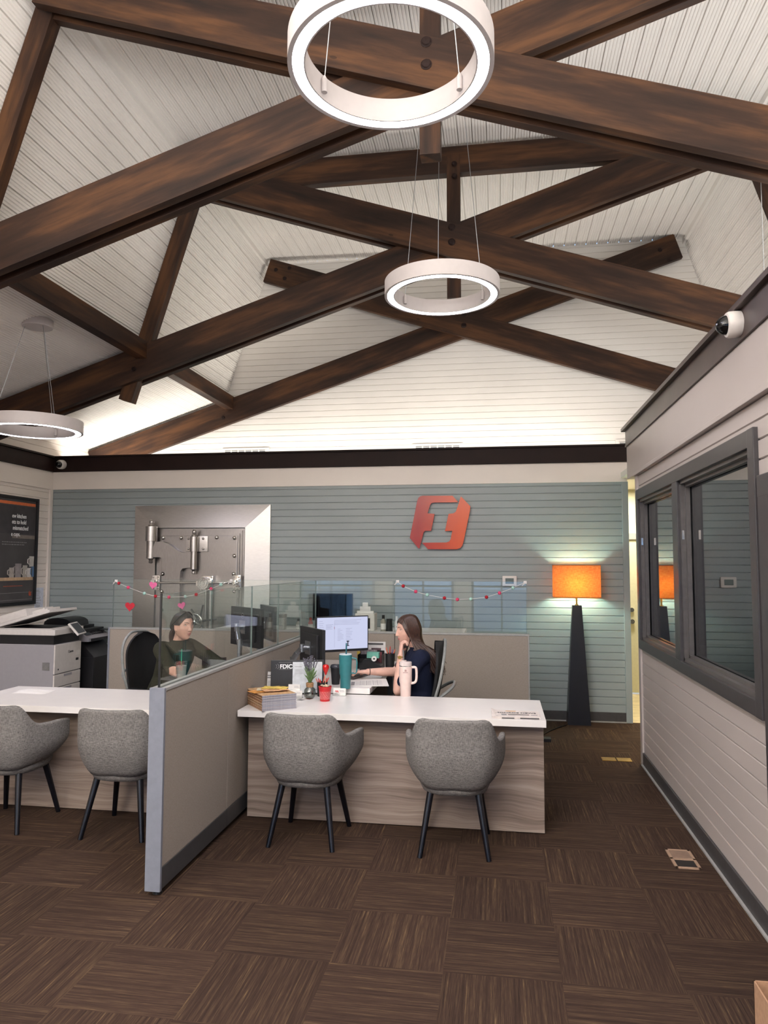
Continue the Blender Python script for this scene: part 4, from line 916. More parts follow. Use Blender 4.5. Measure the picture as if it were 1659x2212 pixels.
# FDIC frame
pa, pb = onz(566, 1500, ZC)+V((0, .16, 0)), onz(688, 1498, ZC)+V((0, .05, 0))
p = V((-1.445, 5.205, ZC)); fz = .245; t = thing('display_frame', 'black frame with white FDIC lettering and a white page, behind the potted lavender', 'sign', p, .22)
wF = .385; L_ = Matrix.Rotation(-.12, 4, 'X')
mb = MB(); mb.box((-wF/2, -.008, 0), (wF/2, .008, fz), L_, .003); part('frame', mb, M['black'], t, world=False)
mb = MB(); mb.box((-.035, -.0095, .012), (wF/2-.014, -.0075, fz-.014), L_); part('page', mb, plain('pale_blue_white_page', (196, 200, 204), .5), t, world=False)
mb = MB(); mb.box((0-.02, -.0102, fz-.05), (.03, -.0094, fz-.046), L_)
for k in range(5): mb.box((-.02, -.0102, fz-.068-k*.008), (.10, -.0094, fz-.0665-k*.008), L_)
for k in range(16): a = k*.4; mb.tube([L_ @ V((.10+.012*math.cos(a), -.0102, .06+k*.004)), L_ @ V((.10+.02*math.cos(a+1.2), -.0102, .064+k*.005))], .0012, 4)
for k in range(10): mb.tube([L_ @ V((.06+k*.008, -.0102, .035+.004*math.sin(k*2))), L_ @ V((.075+k*.008, -.0102, .045+.01*math.sin(k*1.3)))], .0014, 4)
part('print', mb, M['ink2'], t, world=False)
me = text_mesh('FDIC', .042, bold=.0012); me.transform(L_ @ basis((-.128, -.0095, fz-.060), (1, 0, 0), (0, 0, 1), (0, -1, 0))); part('lettering', me, M['lettering'], t, world=False)
mb = MB(); mb.box((-.135, -.0095, fz-.018), (-.045, -.0088, fz-.0165), L_); mb.box((-.135, -.0095, fz-.068), (-.045, -.0088, fz-.0665), L_)
mb.tube([L_ @ V((-.150+.014*math.cos(a*.3), -.0092, fz-.045+.018*math.sin(a*.3))) for a in range(-4, 5)], .0016, 5); mb.tube([L_ @ V((-.162+.012*math.cos(a*.3), -.0092, fz-.045+.014*math.sin(a*.3))) for a in range(-4, 5)], .0012, 5); part('seal_lines', mb, M['ink2'], t, world=False)
# card holders
for (a, b, w_, h_, lab, dy) in ((632, 1503, .085, .05, 'white business card on the small stand behind the brochure stack, upper one', .035), (640, 1508, .08, .052, 'white business card in a clear stand right of the brochure stack, lower one', 0), (733, 1503, .088, .052, 'white business card with red mark in a clear stand, right of the red bucket', 0)):
    p = onz(a, b, ZC)+V((0, dy, .025 if dy else 0)); t = card_sheet('business_card_stand', p, .06, w_, h_, -.25, lab, 'card holder', M['paper'], [(.5, .7, .35, .002), (.5, .55, .4, .002), (.1, .2, .3, .002)], .006, True)
    if dy: mb = MB(); mb.box((-.04, .012, -.025), (.04, .03, .0)); mb.box((-.04, -.012, -.004), (.04, .03, 0)); part('riser', mb, M['clear'], t, world=False)
    if a == 733: mb = MB(); B_ = Matrix.Rotation(-.25, 4, 'X'); mb.box((-.032, -.0045, .030), (-.008, -.0038, .036), B_); mb.box((-.026, -.0045, .024), (-.004, -.0038, .028), B_); part('red_mark', mb, M['red'], t, world=False)
# small pictures on the counter
for (a, b, c, lab) in ((650, 1512, (84, 82, 84), 'small grey photo card lying flat by the red bucket, left one'), (667, 1510, (110, 66, 58), 'small reddish photo card lying flat by the red bucket, right one')):
    p = onz(a, b, ZC+.0003); mb = MB(); B_ = Matrix.Translation(p) @ Matrix.Rotation(-.5, 4, 'Z'); mb.box((-.03, -.025, 0), (.03, .025, .0008), B_); t = solo('photo_card', mb, M['paper'], lab, 'card', loc=p)
    mb = MB(); mb.box((-.024, -.019, .0008), (.024, .019, .0012), B_); part('picture', mb, plain('photo_%d' % c[0], c, .4, var=.3, scale=50), t)
# lavender in a round glass vase
p = onz(669, 1509, ZC); t = thing('lavender_vase', 'lavender sprigs in a round glass vase with jute collar', 'plant', p)
mb = MB(); mb.lathe([(0, .001), (.025, .001), (.038, .016), (.043, .042), (.038, .065), (.024, .080), (.021, .088), (.021, .105), (.019, .105), (.019, .088), (.022, .079), (.036, .064), (.041, .042), (.036, .018), (.024, .004), (0, .004)], p, 32); part('vase', mb, glassmat('greyish_vase_glass', (.72, .74, .72, 1), .10), t, sm=True)
mb = MB(); mb.lathe([(.022, .080), (.026, .082), (.027, .108), (.022, .112)], p, 24, cap=False); part('jute_collar', mb, plain('jute', (148, 112, 78), .9, var=.2, scale=200, bmp=.003), t, sm=True)
mb = MB(); m3_ = MB(); r_ = random.Random(5)
for k in range(46):
    a = r_.uniform(0, 2*PI); sp_ = r_.uniform(.01, .05); h_ = r_.uniform(.06, .12); b0 = p+V((0, 0, .10)); e_ = b0+V((math.cos(a)*sp_, math.sin(a)*sp_, h_)); md = b0+V((math.cos(a)*sp_*.35, math.sin(a)*sp_*.35, h_*.55)); mb.tube([b0, md, e_], [.003, .0045, .0012], 5)
for k in range(20):
    a = r_.uniform(0, 2*PI); sp_ = r_.uniform(.01, .065); h_ = r_.uniform(.12, .20); b0 = p+V((0, 0, .10)); e_ = b0+V((math.cos(a)*sp_, math.sin(a)*sp_, h_)); mb.tube([b0, e_], .0012, 4)
    for j in range(6): c_ = b0+(e_-b0)*(.72+j*.055); m3_.sphere(c_+V((r_.uniform(-.002, .002), r_.uniform(-.002, .002), 0)), (.005, .005, .0045), 4)
part('leaves', mb, plain('lavender_leaf', (96, 124, 74), .7, var=.2, scale=60), t, sm=True); part('blossoms', m3_, plain('dusky_lavender', (96, 92, 106), .8, var=.2, scale=60), t, sm=True)
# black pen cup with red pens
def pen_cup(p, r, h, label, cols_, tall=.05):
    t = thing('pen_cup', label, 'pen cup', p); mb = MB(); mb.lathe([(0, 0), (r*.92, 0), (r, h), (r-.0025, h), (r*.9-.0025, .003), (0, .003)], p, 24); part('cup', mb, plain('black_wire_mesh', (22, 22, 24), .6, var=.4, scale=500), t, sm=True)
    rr_ = random.Random(int(p.x*1000))
    for k, c in enumerate(cols_):
        a = k*2*PI/len(cols_)+.4; b0 = p+V((math.cos(a+2.6)*r*.4, math.sin(a+2.6)*r*.4, .006)); e_ = p+V((math.cos(a)*r*1.15, math.sin(a)*r*1.15, h+tall*rr_.uniform(.5, 1))); mb = MB(); mb.tube([b0, e_], .0042, 8); d_ = (e_-b0).normalized(); mb.tube([e_, e_+d_*.01], [.0036, .001], 8)
        part('pen', mb, plain('pen_%d_%d_%d' % c, c, .35), t, sm=True)
    return t
pen_cup(onz(694, 1505, ZC)+V((0, .03, 0)), .038, .10, 'black mesh pen cup full of red pens, behind the red bucket', [(206, 70, 60), (224, 110, 90), (190, 40, 44), (230, 130, 110), (210, 60, 50), (200, 80, 70)], .028)
# red bucket with sweets and a heart balloon pick
p = onz(702, 1514, ZC); t = thing('candy_bucket', 'small red lattice bucket filled with sweets and a red rose pick', 'bucket', p)
mb = MB(); mb.lathe([(0, 0), (.033, 0), (.0345, .004), (.0445, .093), (.0465, .094), (.0465, .100), (.0425, .100), (.042, .094), (.032, .006), (0, .005)], p, 40); part('bucket', mb, M['red'], t, sm=30)
mb = MB()
for k in range(22):
    for j in range(6):
        a = k*2*PI/22+j*.10; z__ = .016+j*.0092; rr = .0342+(.0445-.0342)*z__/.093+.0004; u_ = V((-math.sin(a), math.cos(a), 0)); o_ = p+V((math.cos(a)*rr, math.sin(a)*rr, z__)); up_ = V((0, 0, 1)); v_ = mb.verts([o_-u_*.0022, o_+u_*.0014, o_+u_*.0030+up_*.0062, o_-u_*.0004+up_*.0062]); mb.face(v_)
part('lattice_openings', mb, plain('pale_lattice_gap', (228, 196, 190), .7), t)
mb = MB(); r_ = random.Random(8)
for k in range(16): a = r_.uniform(0, 6.28); q_ = r_.uniform(0, .033); mb.sphere(p+V((math.cos(a)*q_, math.sin(a)*q_, .098+r_.uniform(0, .008))), (.011, .009, .006), 5)
part('sweets', mb, plain('pale_sweets', (220, 188, 160), .5, var=.3, scale=80), t, sm=True)
mb = MB(); tp_ = p+V((.004, .0, .175)); mb.tube([p+V((0, 0, .08)), tp_], .0016, 6); part('pick_stick', mb, plain('wooden_stick', (198, 168, 126), .7), t)
mb = MB(); mb.lathe([(0, 0), (.006, .004), (.012, .022), (.021, .045), (.022, .06), (.016, .072), (.006, .074), (0, .070)], tp_, 18); mb.sphere(tp_+V((-.008, -.004, .058)), .014, 6); mb.sphere(tp_+V((.009, .004, .056)), .014, 6); part('rose_head', mb, plain('glossy_red', (192, 26, 26), .2), t, sm=True)
# things on the raised desk
p = onz(725, 1478, ZD); t = thing('paper_cup', 'black takeaway coffee cup with lid, left of the teal tumbler', 'cup', p)
mb = MB(); mb.lathe([(0, 0), (.029, 0), (.038, .125), (0, .125)], p, 32); part('cup', mb, plain('matte_black_card', (28, 28, 31), .7), t, sm=True); mb = MB(); mb.lathe([(.038, .122), (.042, .123), (.042, .130), (.039, .133), (.037, .143), (.033, .145), (.032, .140), (0, .140)], p, 32); part('lid', mb, plain('dark_cup_lid', (46, 48, 56), .4), t, sm=True)
p = onz(746, 1487, ZD); t = thing('tumbler', 'tall teal tumbler with straw and handle', 'tumbler', p)
mb = MB(); mb.lathe([(0, 0), (.035, 0), (.037, .004), (.0385, .092), (.0435, .105), (.0475, .225), (.0475, .240), (.044, .243), (0, .243)], p, 40); part('cup', mb, M['teal'], t, sm=40); mb = MB(); mb.lathe([(.044, .240), (.046, .243), (.044, .248), (0, .246)], p, 32); part('lid', mb, plain('frosted_lid', (190, 200, 202), .3), t, sm=True)
mb = MB(); mb.tube([p+V((.004, 0, .2)), p+V((.006, 0, .325))], .0052, 10); part('straw', mb, plain('teal_straw', (34, 96, 108), .4), t, sm=True)
mb = MB(); mb.tube([p+V((.046, 0, .22)), p+V((.078, 0, .215)), p+V((.085, 0, .19)), p+V((.082, 0, .12)), p+V((.072, 0, .108)), p+V((.044, 0, .112))], .005, 8); part('handle', mb, M['teal'], t, sm=True)
# laptop style keyboard
p = onz(772, 1460, ZD); t = thing('keyboard', 'dark grey keyboard deck under the hand of the woman in navy', 'keyboard', (p.x, p.y, ZD), 1.25)
mb = MB(); mb.box((-.19, -.075, 0), (.19, .075, .018), bev=.004); part('deck', mb, plain('dark_warm_plastic', (70, 64, 64), .45), t, world=False); mb = MB()
for i in range(14):
    for j in range(5): mb.box((-.18+i*.0258, -.06+j*.0235, .018), (-.158+i*.0258, -.041+j*.0235, .0215))
part('keys', mb, M['black'], t, world=False)
# open magazine over the corner
p = onz(800, 1476, ZD+.004); t = thing('open_booklet', 'white open booklet hanging over the corner of the raised desk', 'booklet', (p.x, p.y, ZD+.0005))
c_ = [onz(757, 1482, ZD+.003), onz(840, 1482, ZD+.003), onz(834, 1466, ZD+.003), onz(760, 1470, ZD+.003)]
mb = MB(); v0 = mb.verts([V((q.x, q.y, ZD+.001)) for q in c_]); v1 = mb.verts([V((q.x, q.y, ZD+.0045)) for q in c_]); mb.face(v0[::-1]); mb.face(v1)
for k in range(4): mb.face([v0[k], v0[(k+1) % 4], v1[(k+1) % 4], v1[k]])
part('pages', mb, M['paper'], t); mb = MB()
def inq(u, v): a = c_[0].lerp(c_[1], u); b = c_[3].lerp(c_[2], u); q = a.lerp(b, v); return V((q.x, q.y, ZD+.0048))
def strip(u0, v0_, u1, v1_): mb.face(mb.verts([inq(u0, v0_), inq(u1, v0_), inq(u1, v1_), inq(u0, v1_)]))
for u in (.24, .42, .60, .72): strip(u, .1, u+.012, .8)
for u in (.12, .27, .45, .63, .75):
    for k in range(6): strip(u, .15+k*.11, u+.10, .17+k*.11)
strip(0, .1, .10, .7); part('print', mb, M['ink2'], t)
p = onz(833, 1456, ZD)
# yellow highlighter pack, file sorter, calendar, mint box, tape dispenser, mesh pen pot
p = onz(766, 1442, ZD)+V((0, .22, 0)); t = thing('sticky_note_flag', 'yellow note stuck under the lit monitor', 'note', p); mb = MB(); mb.prism([(-.018, .03), (.014, .03), (.022, .115), (-.022, .115)], lambda u, v: V((p.x+u, p.y, p.z+v)), (0, .003, 0)); mb.box((p.x-.02, p.y-.01, p.z), (p.x+.02, p.y+.02, p.z+.03)); part('note', mb, plain('yellow_paper', (196, 168, 60), .6), t)
p = V((-1.12, 6.42, ZD)); P_ = lambda a, b: ony(a, b, 6.42)
t = thing('desk_calendar', 'white desk calendar with photo standing against the partition behind the monitor', 'calendar', P_(810, 1425)); a, b = P_(787, 1412), P_(832, 1387); mb = MB(); mb.box((a.x, 6.44, ZD), (b.x, 6.446, b.z)); part('sheet', mb, M['paper'], t); mb = MB(); mb.box((a.x+.02, 6.437, b.z-.025), (b.x-.02, 6.440, b.z-.013)); part('header_bar', mb, M['ink'], t)
mb = MB(); mb.box((a.x+.06, 6.437, a.z+.01), (b.x-.04, 6.440, a.z+.05)); mb.box((a.x, 6.437, a.z-.01), (a.x+.05, 6.440, a.z+.015)); part('photo', mb, plain('muted_plum_photo', (92, 70, 74), .5, var=.3, scale=60), t)
t = thing('desk_organizer', 'black tiered desk organizer with red trim behind the forearm', 'organizer', (P_(810, 1430).x, 6.3, ZD)); a, b = P_(780, 1440), P_(832, 1406); mb = MB()
for k in range(4): mb.box((a.x, 6.27+k*.035, ZD), (b.x, 6.274+k*.035, ZD+.05+k*.032))
mb.box((a.x, 6.25, ZD), (b.x, 6.40, ZD+.01)); mb.box((a.x, 6.25, ZD), (a.x+.004, 6.40, ZD+.12)); mb.box((b.x-.004, 6.25, ZD), (b.x, 6.40, ZD+.12)); part('tray', mb, M['black'], t)
mb = MB(); mb.box((b.x-.05, 6.30, ZD+.012), (b.x-.01, 6.302, ZD+.14)); part('folder', mb, plain('maroon_folder', (120, 60, 66), .6), t)
mb = MB(); mb.box((a.x+.01, 6.345, ZD+.012), (b.x-.06, 6.349, ZD+.155)); part('paper_stack', mb, plain('greyish_print', (150, 140, 142), .6, var=.2, scale=60), t)
a, b = ony(793, 1421, 6.2), ony(819, 1409, 6.2); t = thing('note_box', 'small mint green box on the tape dispenser behind the forearm', 'box', ((a.x+b.x)/2, 6.22, ZD+.11)); mb = MB(); mb.box((a.x, 6.18, a.z), (b.x, 6.24, b.z), bev=.002); part('box', mb, plain('mint_card', (112, 178, 160), .6), t)
t = thing('tape_dispenser', 'black tape dispenser with white roll beside the mint box', 'tape dispenser', (a.x+.03, 6.16, ZD)); mb = MB(); mb.prism([(a.x-.05, ZD), (b.x+.03, ZD), (b.x+.03, ZD+.045), (b.x, ZD+.06), (a.x+.04, a.z-.004), (a.x-.02, a.z-.01), (a.x-.05, ZD+.04)], lambda u, v: V((u, 6.12, v)), (0, .12, 0)); part('body', mb, M['black'], t)
mb = MB(); c_ = ony(808, 1423, 6.11); mb.lathe([(.008, 0), (.022, 0), (.022, .012), (.008, .012), (.008, 0)], (c_.x, 6.107, c_.z), 24, axis='Y', cap=False); part('tape_roll', mb, M['paper'], t, sm=True)
pp = ony(842, 1436, 6.2); pen_cup(V((pp.x, 6.2, ZD)), .04, ony(842, 1411, 6.2).z-ZD, 'black mesh pen cup with red and white pens, nearest the woman in navy', [(214, 96, 64), (196, 50, 48), (206, 204, 206), (222, 120, 90), (120, 96, 150)], .05)
# pale pink tumbler at the counter edge
p = onz(876, 1503, ZC); t = thing('tumbler', 'pale pink tumbler with side handle and grey straw standing on the counter edge', 'tumbler', p)
mb = MB(); mb.lathe([(0, 0), (.036, 0), (.038, .004), (.0405, .085), (.0455, .10), (.0465, .205), (.0455, .21), (0, .21)], p, 40); part('cup', mb, M['pinkwhite'], t, sm=40)
mb = MB(); mb.lathe([(.0455, .21), (.046, .212), (.046, .216), (0, .216)], p, 40); part('steel_rim', mb, M['chrome'], t, sm=True)
mb = MB(); mb.lathe([(.045, .216), (.046, .222), (.045, .24), (.04, .243), (0, .243)], p, 40); mb.cyl(p+V((-.012, 0, .24)), p+V((-.012, 0, .252)), .02, n=20); part('lid', mb, plain('clear_pink_lid', (214, 200, 196), .2), t, sm=True)
mb = MB(); mb.tube([p+V((-.012, 0, .24)), p+V((-.018, 0, .325))], .005, 10); part('straw', mb, plain('grey_straw', (120, 118, 116), .4), t, sm=True)
mb = MB(); mb.tube(catm([p+V((.040, 0, .202)), p+V((.066, 0, .204)), p+V((.078, 0, .19)), p+V((.079, 0, .125)), p+V((.068, 0, .098)), p+V((.040, 0, .090))], 6), .0092, 12); part('handle', mb, M['pinkwhite'], t, sm=True)
mb = MB(); mb.box(p+V((-.001, -.0475, .178)), p+V((.013, -.0455, .192))); mb.box(p+V((-.012, -.0473, .169)), p+V((.022, -.0450, .173))); part('engraved_mark', mb, plain('dull_rose_mark', (170, 138, 132), .5), t)
# newspaper
pc = [onz(1063, 1552, ZC), onz(1168, 1555, ZC), onz(1165, 1534, ZC), onz(1064, 1530, ZC)]
o_ = pc[0]; dx_ = (pc[1]-pc[0]); w_ = dx_.length; dx_.normalize(); dy_ = V((-dx_.y, dx_.x, 0)); h_ = .205
t = thing('newspaper', 'folded newspaper headed MONROE NEWS at the right end of the counter', 'newspaper', o_)
for k in range(3):
    mb = MB(); rs = []
    for i in range(13):
        u = i/12; lift = .002+k*.0045
        lf = .010*max(0, 1-u*8)**1.5 if k == 2 else 0
        rs.append([o_+dx_*(u*w_)+dy_*0+V((0, 0, lift-.0015)), o_+dx_*(u*w_)+dy_*(h_-.012*u)+V((0, 0, lift-.0015+lf)), o_+dx_*(u*w_)+dy_*(h_-.012*u)+V((0, 0, lift+.0025+lf)), o_+dx_*(u*w_)+V((0, 0, lift+.0025))])
    mb.ring_loft(rs); part('folded_sheet', mb, plain('newsprint', (206, 196, 190), .85, var=.04, scale=40), t)
def nb_(u0, v0_, u1, v1_, mat, nm): mb = MB(); a = o_+dx_*u0*w_+dy_*v0_*h_+V((0, 0, .0138)); b = dx_*(u1-u0)*w_; c__ = dy_*(v1_-v0_)*h_; mb.face(mb.verts([a, a+b, a+b+c__, a+c__])); return part(nm, mb, mat, t)
nb_(.34, .26, .78, .38, plain('grey_headline', (96, 90, 88), .8), 'headline'); nb_(.30, .80, .52, .90, plain('orange_teaser', (196, 150, 96), .8), 'teaser'); nb_(.03, .12, .13, .46, M['ink2'], 'column'); nb_(.20, .20, .31, .42, M['ink2'], 'column'); nb_(.82, .24, .95, .34, M['ink2'], 'column')
mb = MB(); a = o_+V((0, 0, .0)); mb.box((0.2*w_, -.0012, .002), (.46*w_, -.0002, .008), basis(o_, dx_, dy_, V((0, 0, 1)))); mb.box((0.58*w_, -.0012, .002), (.97*w_, -.0002, .009), basis(o_, dx_, dy_, V((0, 0, 1)))); part('photo_edge', mb, M['ink'], t)
me = text_mesh('MONROE NEWS', .040, ext=.0004, bold=.0008); me.transform(basis(o_+dx_*.07*w_+dy_*.52*h_+V((0, 0, .0142)), dx_*.86, dy_*1.0, V((0, 0, 1)))); part('masthead', me, M['ink'], t)
# papers on the left counter
for i, (a, b, c, d_) in enumerate((((28, 1497), (95, 1500), (118, 1492), (50, 1489)), ((48, 1493), (100, 1496), (112, 1491), (60, 1488)))):
    q4 = [onz(x, y, ZC+.0004+i*.0012) for x, y in (a, b, c, d_)]; cen = sum(q4, V())/4; mb = MB(); v0 = mb.verts(q4); v1 = mb.verts([q+V((0, 0, .0007)) for q in q4]); mb.face(v0[::-1]); mb.face(v1)
    for k in range(4): mb.face([v0[k], v0[(k+1) % 4], v1[(k+1) % 4], v1[k]])
    solo('paper_sheet', mb, M['paper'], ('white paper sheet on the left counter, under the other one', 'white paper sheet on the left counter, lying on top of the other one')[i], 'paper', loc=cen)

# ------------------------------------------------------------------ left station small things
p = V((-2.02, 5.36, .765)); q_ = ony(390, 1475, 5.36); p = V((ony(391, 1470, 5.36).x, 5.36, .765))
t = thing('iced_coffee_cup', 'clear iced coffee cup with green straw in the hand of the woman in green', 'cup', p)
mb = MB(); mb.lathe([(0, .003), (.028, .003), (.039, .118), (0, .118)], p, 28); part('drink', mb, plain('milky_coffee', (158, 148, 138), .5), t, sm=True)
mb = MB(); mb.lathe([(0, 0), (.031, 0), (.043, .135), (.0445, .137), (.0445, .143), (.041, .143), (.041, .136), (.029, .002), (0, .002)], p, 28); part('cup', mb, M['clear'], t, sm=True)
mb = MB(); mb.lathe([(.045, .142), (.044, .150), (.036, .154), (0, .152)], p, 28, cap=False); part('lid', mb, M['clear'], t, sm=True)
mb = MB(); mb.tube([p+V((0, 0, .02)), p+V((.002, -.004, .245))], .0038, 8); part('straw', mb, plain('green_straw', (38, 138, 96), .4), t, sm=True)
p = V((ony(519, 1412, 5.9).x, 5.9, .765)); t = thing('mug', 'pink insulated mug with clear lid behind the glass, under the badged monitor', 'mug', p)
mb = MB(); mb.lathe([(0, 0), (.036, 0), (.042, .10), (0, .10)], p, 28); part('cup', mb, plain('hot_pink', (196, 84, 132), .4), t, sm=True); mb = MB(); mb.lathe([(.042, .10), (.043, .108), (.04, .113), (0, .113)], p, 28); part('lid', mb, M['clear'], t, sm=True)
mb = MB(); mb.tube([p+V((.04, 0, .085)), p+V((.062, 0, .08)), p+V((.062, 0, .035)), p+V((.038, 0, .03))], .005, 8); part('handle', mb, plain('hot_pink', (196, 84, 132), .4), t, sm=True)
p = V((ony(462, 1440, 6.1).x, 6.1, .765)); t = thing('desk_box', 'dark brown box of supplies on the left desk behind the glass', 'box', p); mb = MB(); mb.box(p+V((-.09, -.05, 0)), p+V((.09, .06, .085)), bev=.003); part('box', mb, plain('dark_brown_card', (66, 52, 46), .6), t); mb = MB(); mb.sphere(p+V((.02, -.02, .09)), .015, 6); part('tin', mb, M['chrome'], t, sm=True)

# ------------------------------------------------------------------ credenza things
Zc_ = .9955
p = V((ony(791, 1340, 7.4).x, 7.4, Zc_)); t = thing('receipt_printer', 'white stepped receipt printer on the credenza right of the lit monitor', 'printer', p)
mb = MB(); mb.box(p+V((-.10, -.09, 0)), p+V((.10, .09, .17)), bev=.006); part('body', mb, wp, t); mb = MB(); mb.box(p+V((-.085, -.094, .02)), p+V((.055, -.088, .125))); part('paper_window', mb, M['black'], t)
for k, (w_, z0_, z1_) in enumerate(((.085, .17, .195), (.055, .195, .24), (.028, .24, .28))): mb = MB(); mb.box(p+V((-w_, -.06, z0_)), p+V((w_, -.03, z1_)), bev=.002); part('card_step', mb, M['paper'], t)
for (a, h_, r_, cb_, cc, lab) in ((828, .165, .026, (150, 144, 132), (26, 26, 28), 'beige bottle with black cap on the credenza, left of the black canister'), (857, .155, .022, (212, 208, 202), (222, 220, 216), 'white bottle on the credenza beside the head of the woman in navy'), (671, .13, .024, (170, 46, 42), (190, 70, 60), 'red bottle on the credenza behind the dark monitor edge'), (645, .12, .026, (176, 172, 166), (70, 70, 72), 'grey white bottle on the credenza, left of the red bottle')):
    p = V((ony(a, 1345, 7.22).x, 7.22, Zc_)); t = thing('bottle', lab, 'bottle', p, 0, 'bottles on the credenza'); mb = MB(); mb.lathe([(0, 0), (r_, 0), (r_*1.03, .01), (r_, h_*.62), (r_*.5, h_*.76), (r_*.5, h_*.78), (0, h_*.78)], p, 24); part('bottle', mb, plain('bottle_%d' % a, cb_, .4), t, sm=True)
    mb = MB(); mb.lathe([(0, h_*.78), (r_*.55, h_*.78), (r_*.5, h_), (0, h_)], p, 20); part('cap', mb, plain('cap_%d' % a, cc, .4), t, sm=True); mb = MB(); mb.lathe([(r_*1.04, h_*.15), (r_*1.04, h_*.5)], p, 24, cap=False); part('bottle_label', mb, M['paper'], t, sm=True)
p = V((ony(841, 1345, 7.22).x, 7.22, Zc_)); t = thing('canister', 'black canister on the credenza between the beige and the white bottle', 'canister', p); mb = MB(); mb.lathe([(0, 0), (.034, 0), (.028, .118), (0, .12)], p, 28); part('body', mb, M['black'], t, sm=True); mb = MB(); mb.lathe([(.0285, .116), (.030, .118), (.030, .128), (0, .13)], p, 28); part('lid', mb, dk, t, sm=True)
for (a, w_, h_, lab) in ((610, .06, .15, 'grey speaker box on the credenza seen through the side glass, farther left'), (579, .05, .18, 'tall pale box on the credenza seen through the side glass')):
    p = V((ony(a, 1345, 7.3).x, 7.3, Zc_)); t = thing('storage_box', lab, 'box', p); mb = MB(); mb.box(p+V((-w_/2, -.05, 0)), p+V((w_/2, .05, h_)), bev=.004); part('box', mb, plain('pale_grey_box', (122, 124, 124), .6), t); mb = MB(); mb.box(p+V((-w_/2-.002, -.052, h_*.8)), p+V((w_/2+.002, .052, h_+.004)), bev=.003); part('lid', mb, dk, t)

# ------------------------------------------------------------------ floor plates, cable, cardboard box
t = thing('floor_outlet', 'brass double floor plate in the carpet near the right wall', 'floor outlet', (.99, 6.61, 0))
mb = MB(); mb.box((.865, 6.56, .0), (.982, 6.665, .006), bev=.002); part('cover_plate', mb, M['gold'], t); mb = MB(); mb.box((.992, 6.56, .0), (1.11, 6.665, .006), bev=.002); part('cover_plate', mb, M['gold'], t)
t = thing('floor_box', 'beige framed floor box with one black opening, in the carpet at the right', 'floor outlet', (1.02, 4.47, 0))
mb = MB()
for a, b in (((.95, 4.335), (.966, 4.605)), ((1.072, 4.335), (1.088, 4.605)), ((.95, 4.335), (1.088, 4.352)), ((.95, 4.588), (1.088, 4.605)), ((.95, 4.455), (1.088, 4.475))): mb.box((a[0], a[1], 0), (b[0], b[1], .007), bev=.001)
part('frame', mb, plain('taupe_plastic', (156, 128, 106), .5), t); mb = MB(); mb.box((.966, 4.475, 0), (1.072, 4.588, .005)); part('closed_flap', mb, plain('taupe_flap', (128, 104, 88), .5), t); mb = MB(); mb.box((.966, 4.352, 0), (1.072, 4.455, .002)); part('open_socket', mb, M['black'], t)
mb = MB(); mb.tube([(.31, 7.35, .01), (.42, 7.42, .008), (.5, 7.6, .008), (.6, 7.78, .008), (.69, 7.9, .01)], .005, 6); mb.box((.40, 7.15, 0), (.48, 7.25, .028)); mb.tube([(.31, 7.35, .01), (.36, 7.22, .008), (.42, 7.2, .012)], .005, 6); solo('power_adapter', mb, M['black'], 'black power cord and adapter on the carpet by the lamp base', 'cord', loc=(.44, 7.2, 0))
cx0, cy0 = .985, 2.12; q1 = onz(1632, 2125, .36)
t = thing('cardboard_box', 'brown cardboard box corner at the bottom right of the photo', 'box', (q1.x+.2, q1.y, 0)); cbm = plain('brown_cardboard', (158, 122, 94), .85, var=.06, scale=60)
mb = MB(); x_, y_ = q1.x, q1.y+.02
mb.box((x_, y_-.42, 0), (x_+.005, y_, .36)); mb.box((x_, y_-.005, 0), (x_+.3, y_, .36)); mb.box((x_+.295, y_-.42, 0), (x_+.3, y_, .36)); mb.box((x_, y_-.42, 0), (x_+.3, y_-.415, .36)); mb.box((x_, y_-.42, 0), (x_+.3, y_, .005)); part('walls', mb, cbm, t)
mb = MB(); R_ = Matrix.Translation((x_, 0, .36)) @ Matrix.Rotation(.5, 4, 'Y'); part('tape', (lambda m: (m.box((x_+.13, y_+.0002, .0), (x_+.18, y_+.001, .36)), m)[1])(MB()), plain('packing_tape', (176, 146, 112), .3), t)

# office interior behind the window
t = thing('office_desk', 'dark desk behind the office window', 'desk', (2.0, 4.2, 0)); mb = MB(); mb.box((1.36, 3.3, .70), (2.2, 5.2, .73), bev=.003); part('worktop', mb, plain('dark_desk_top', (64, 60, 60), .4), t)
for x, y in ((1.42, 3.4), (2.12, 3.4), (1.42, 5.1), (2.12, 5.1)): mb = MB(); mb.box((x-.03, y-.03, 0), (x+.03, y+.03, .7)); part('leg', mb, dk, t)
p = V((1.62, 4.15, .731)); monitor((1.80, 4.35, .731), -.9, .5, .32, .30, 'dark monitor on a white arm behind the office window', False, 'arm', (-.22, .10, 0))
t = thing('desk_screen', 'low pale screen panel behind the office window', 'screen', (1.75, 5.35, 0)); mb = MB(); mb.box((1.36, 5.33, 0), (2.1, 5.37, 1.12), bev=.004); part('panel', mb, plain('pale_office_panel', (120, 126, 130), .6), t)
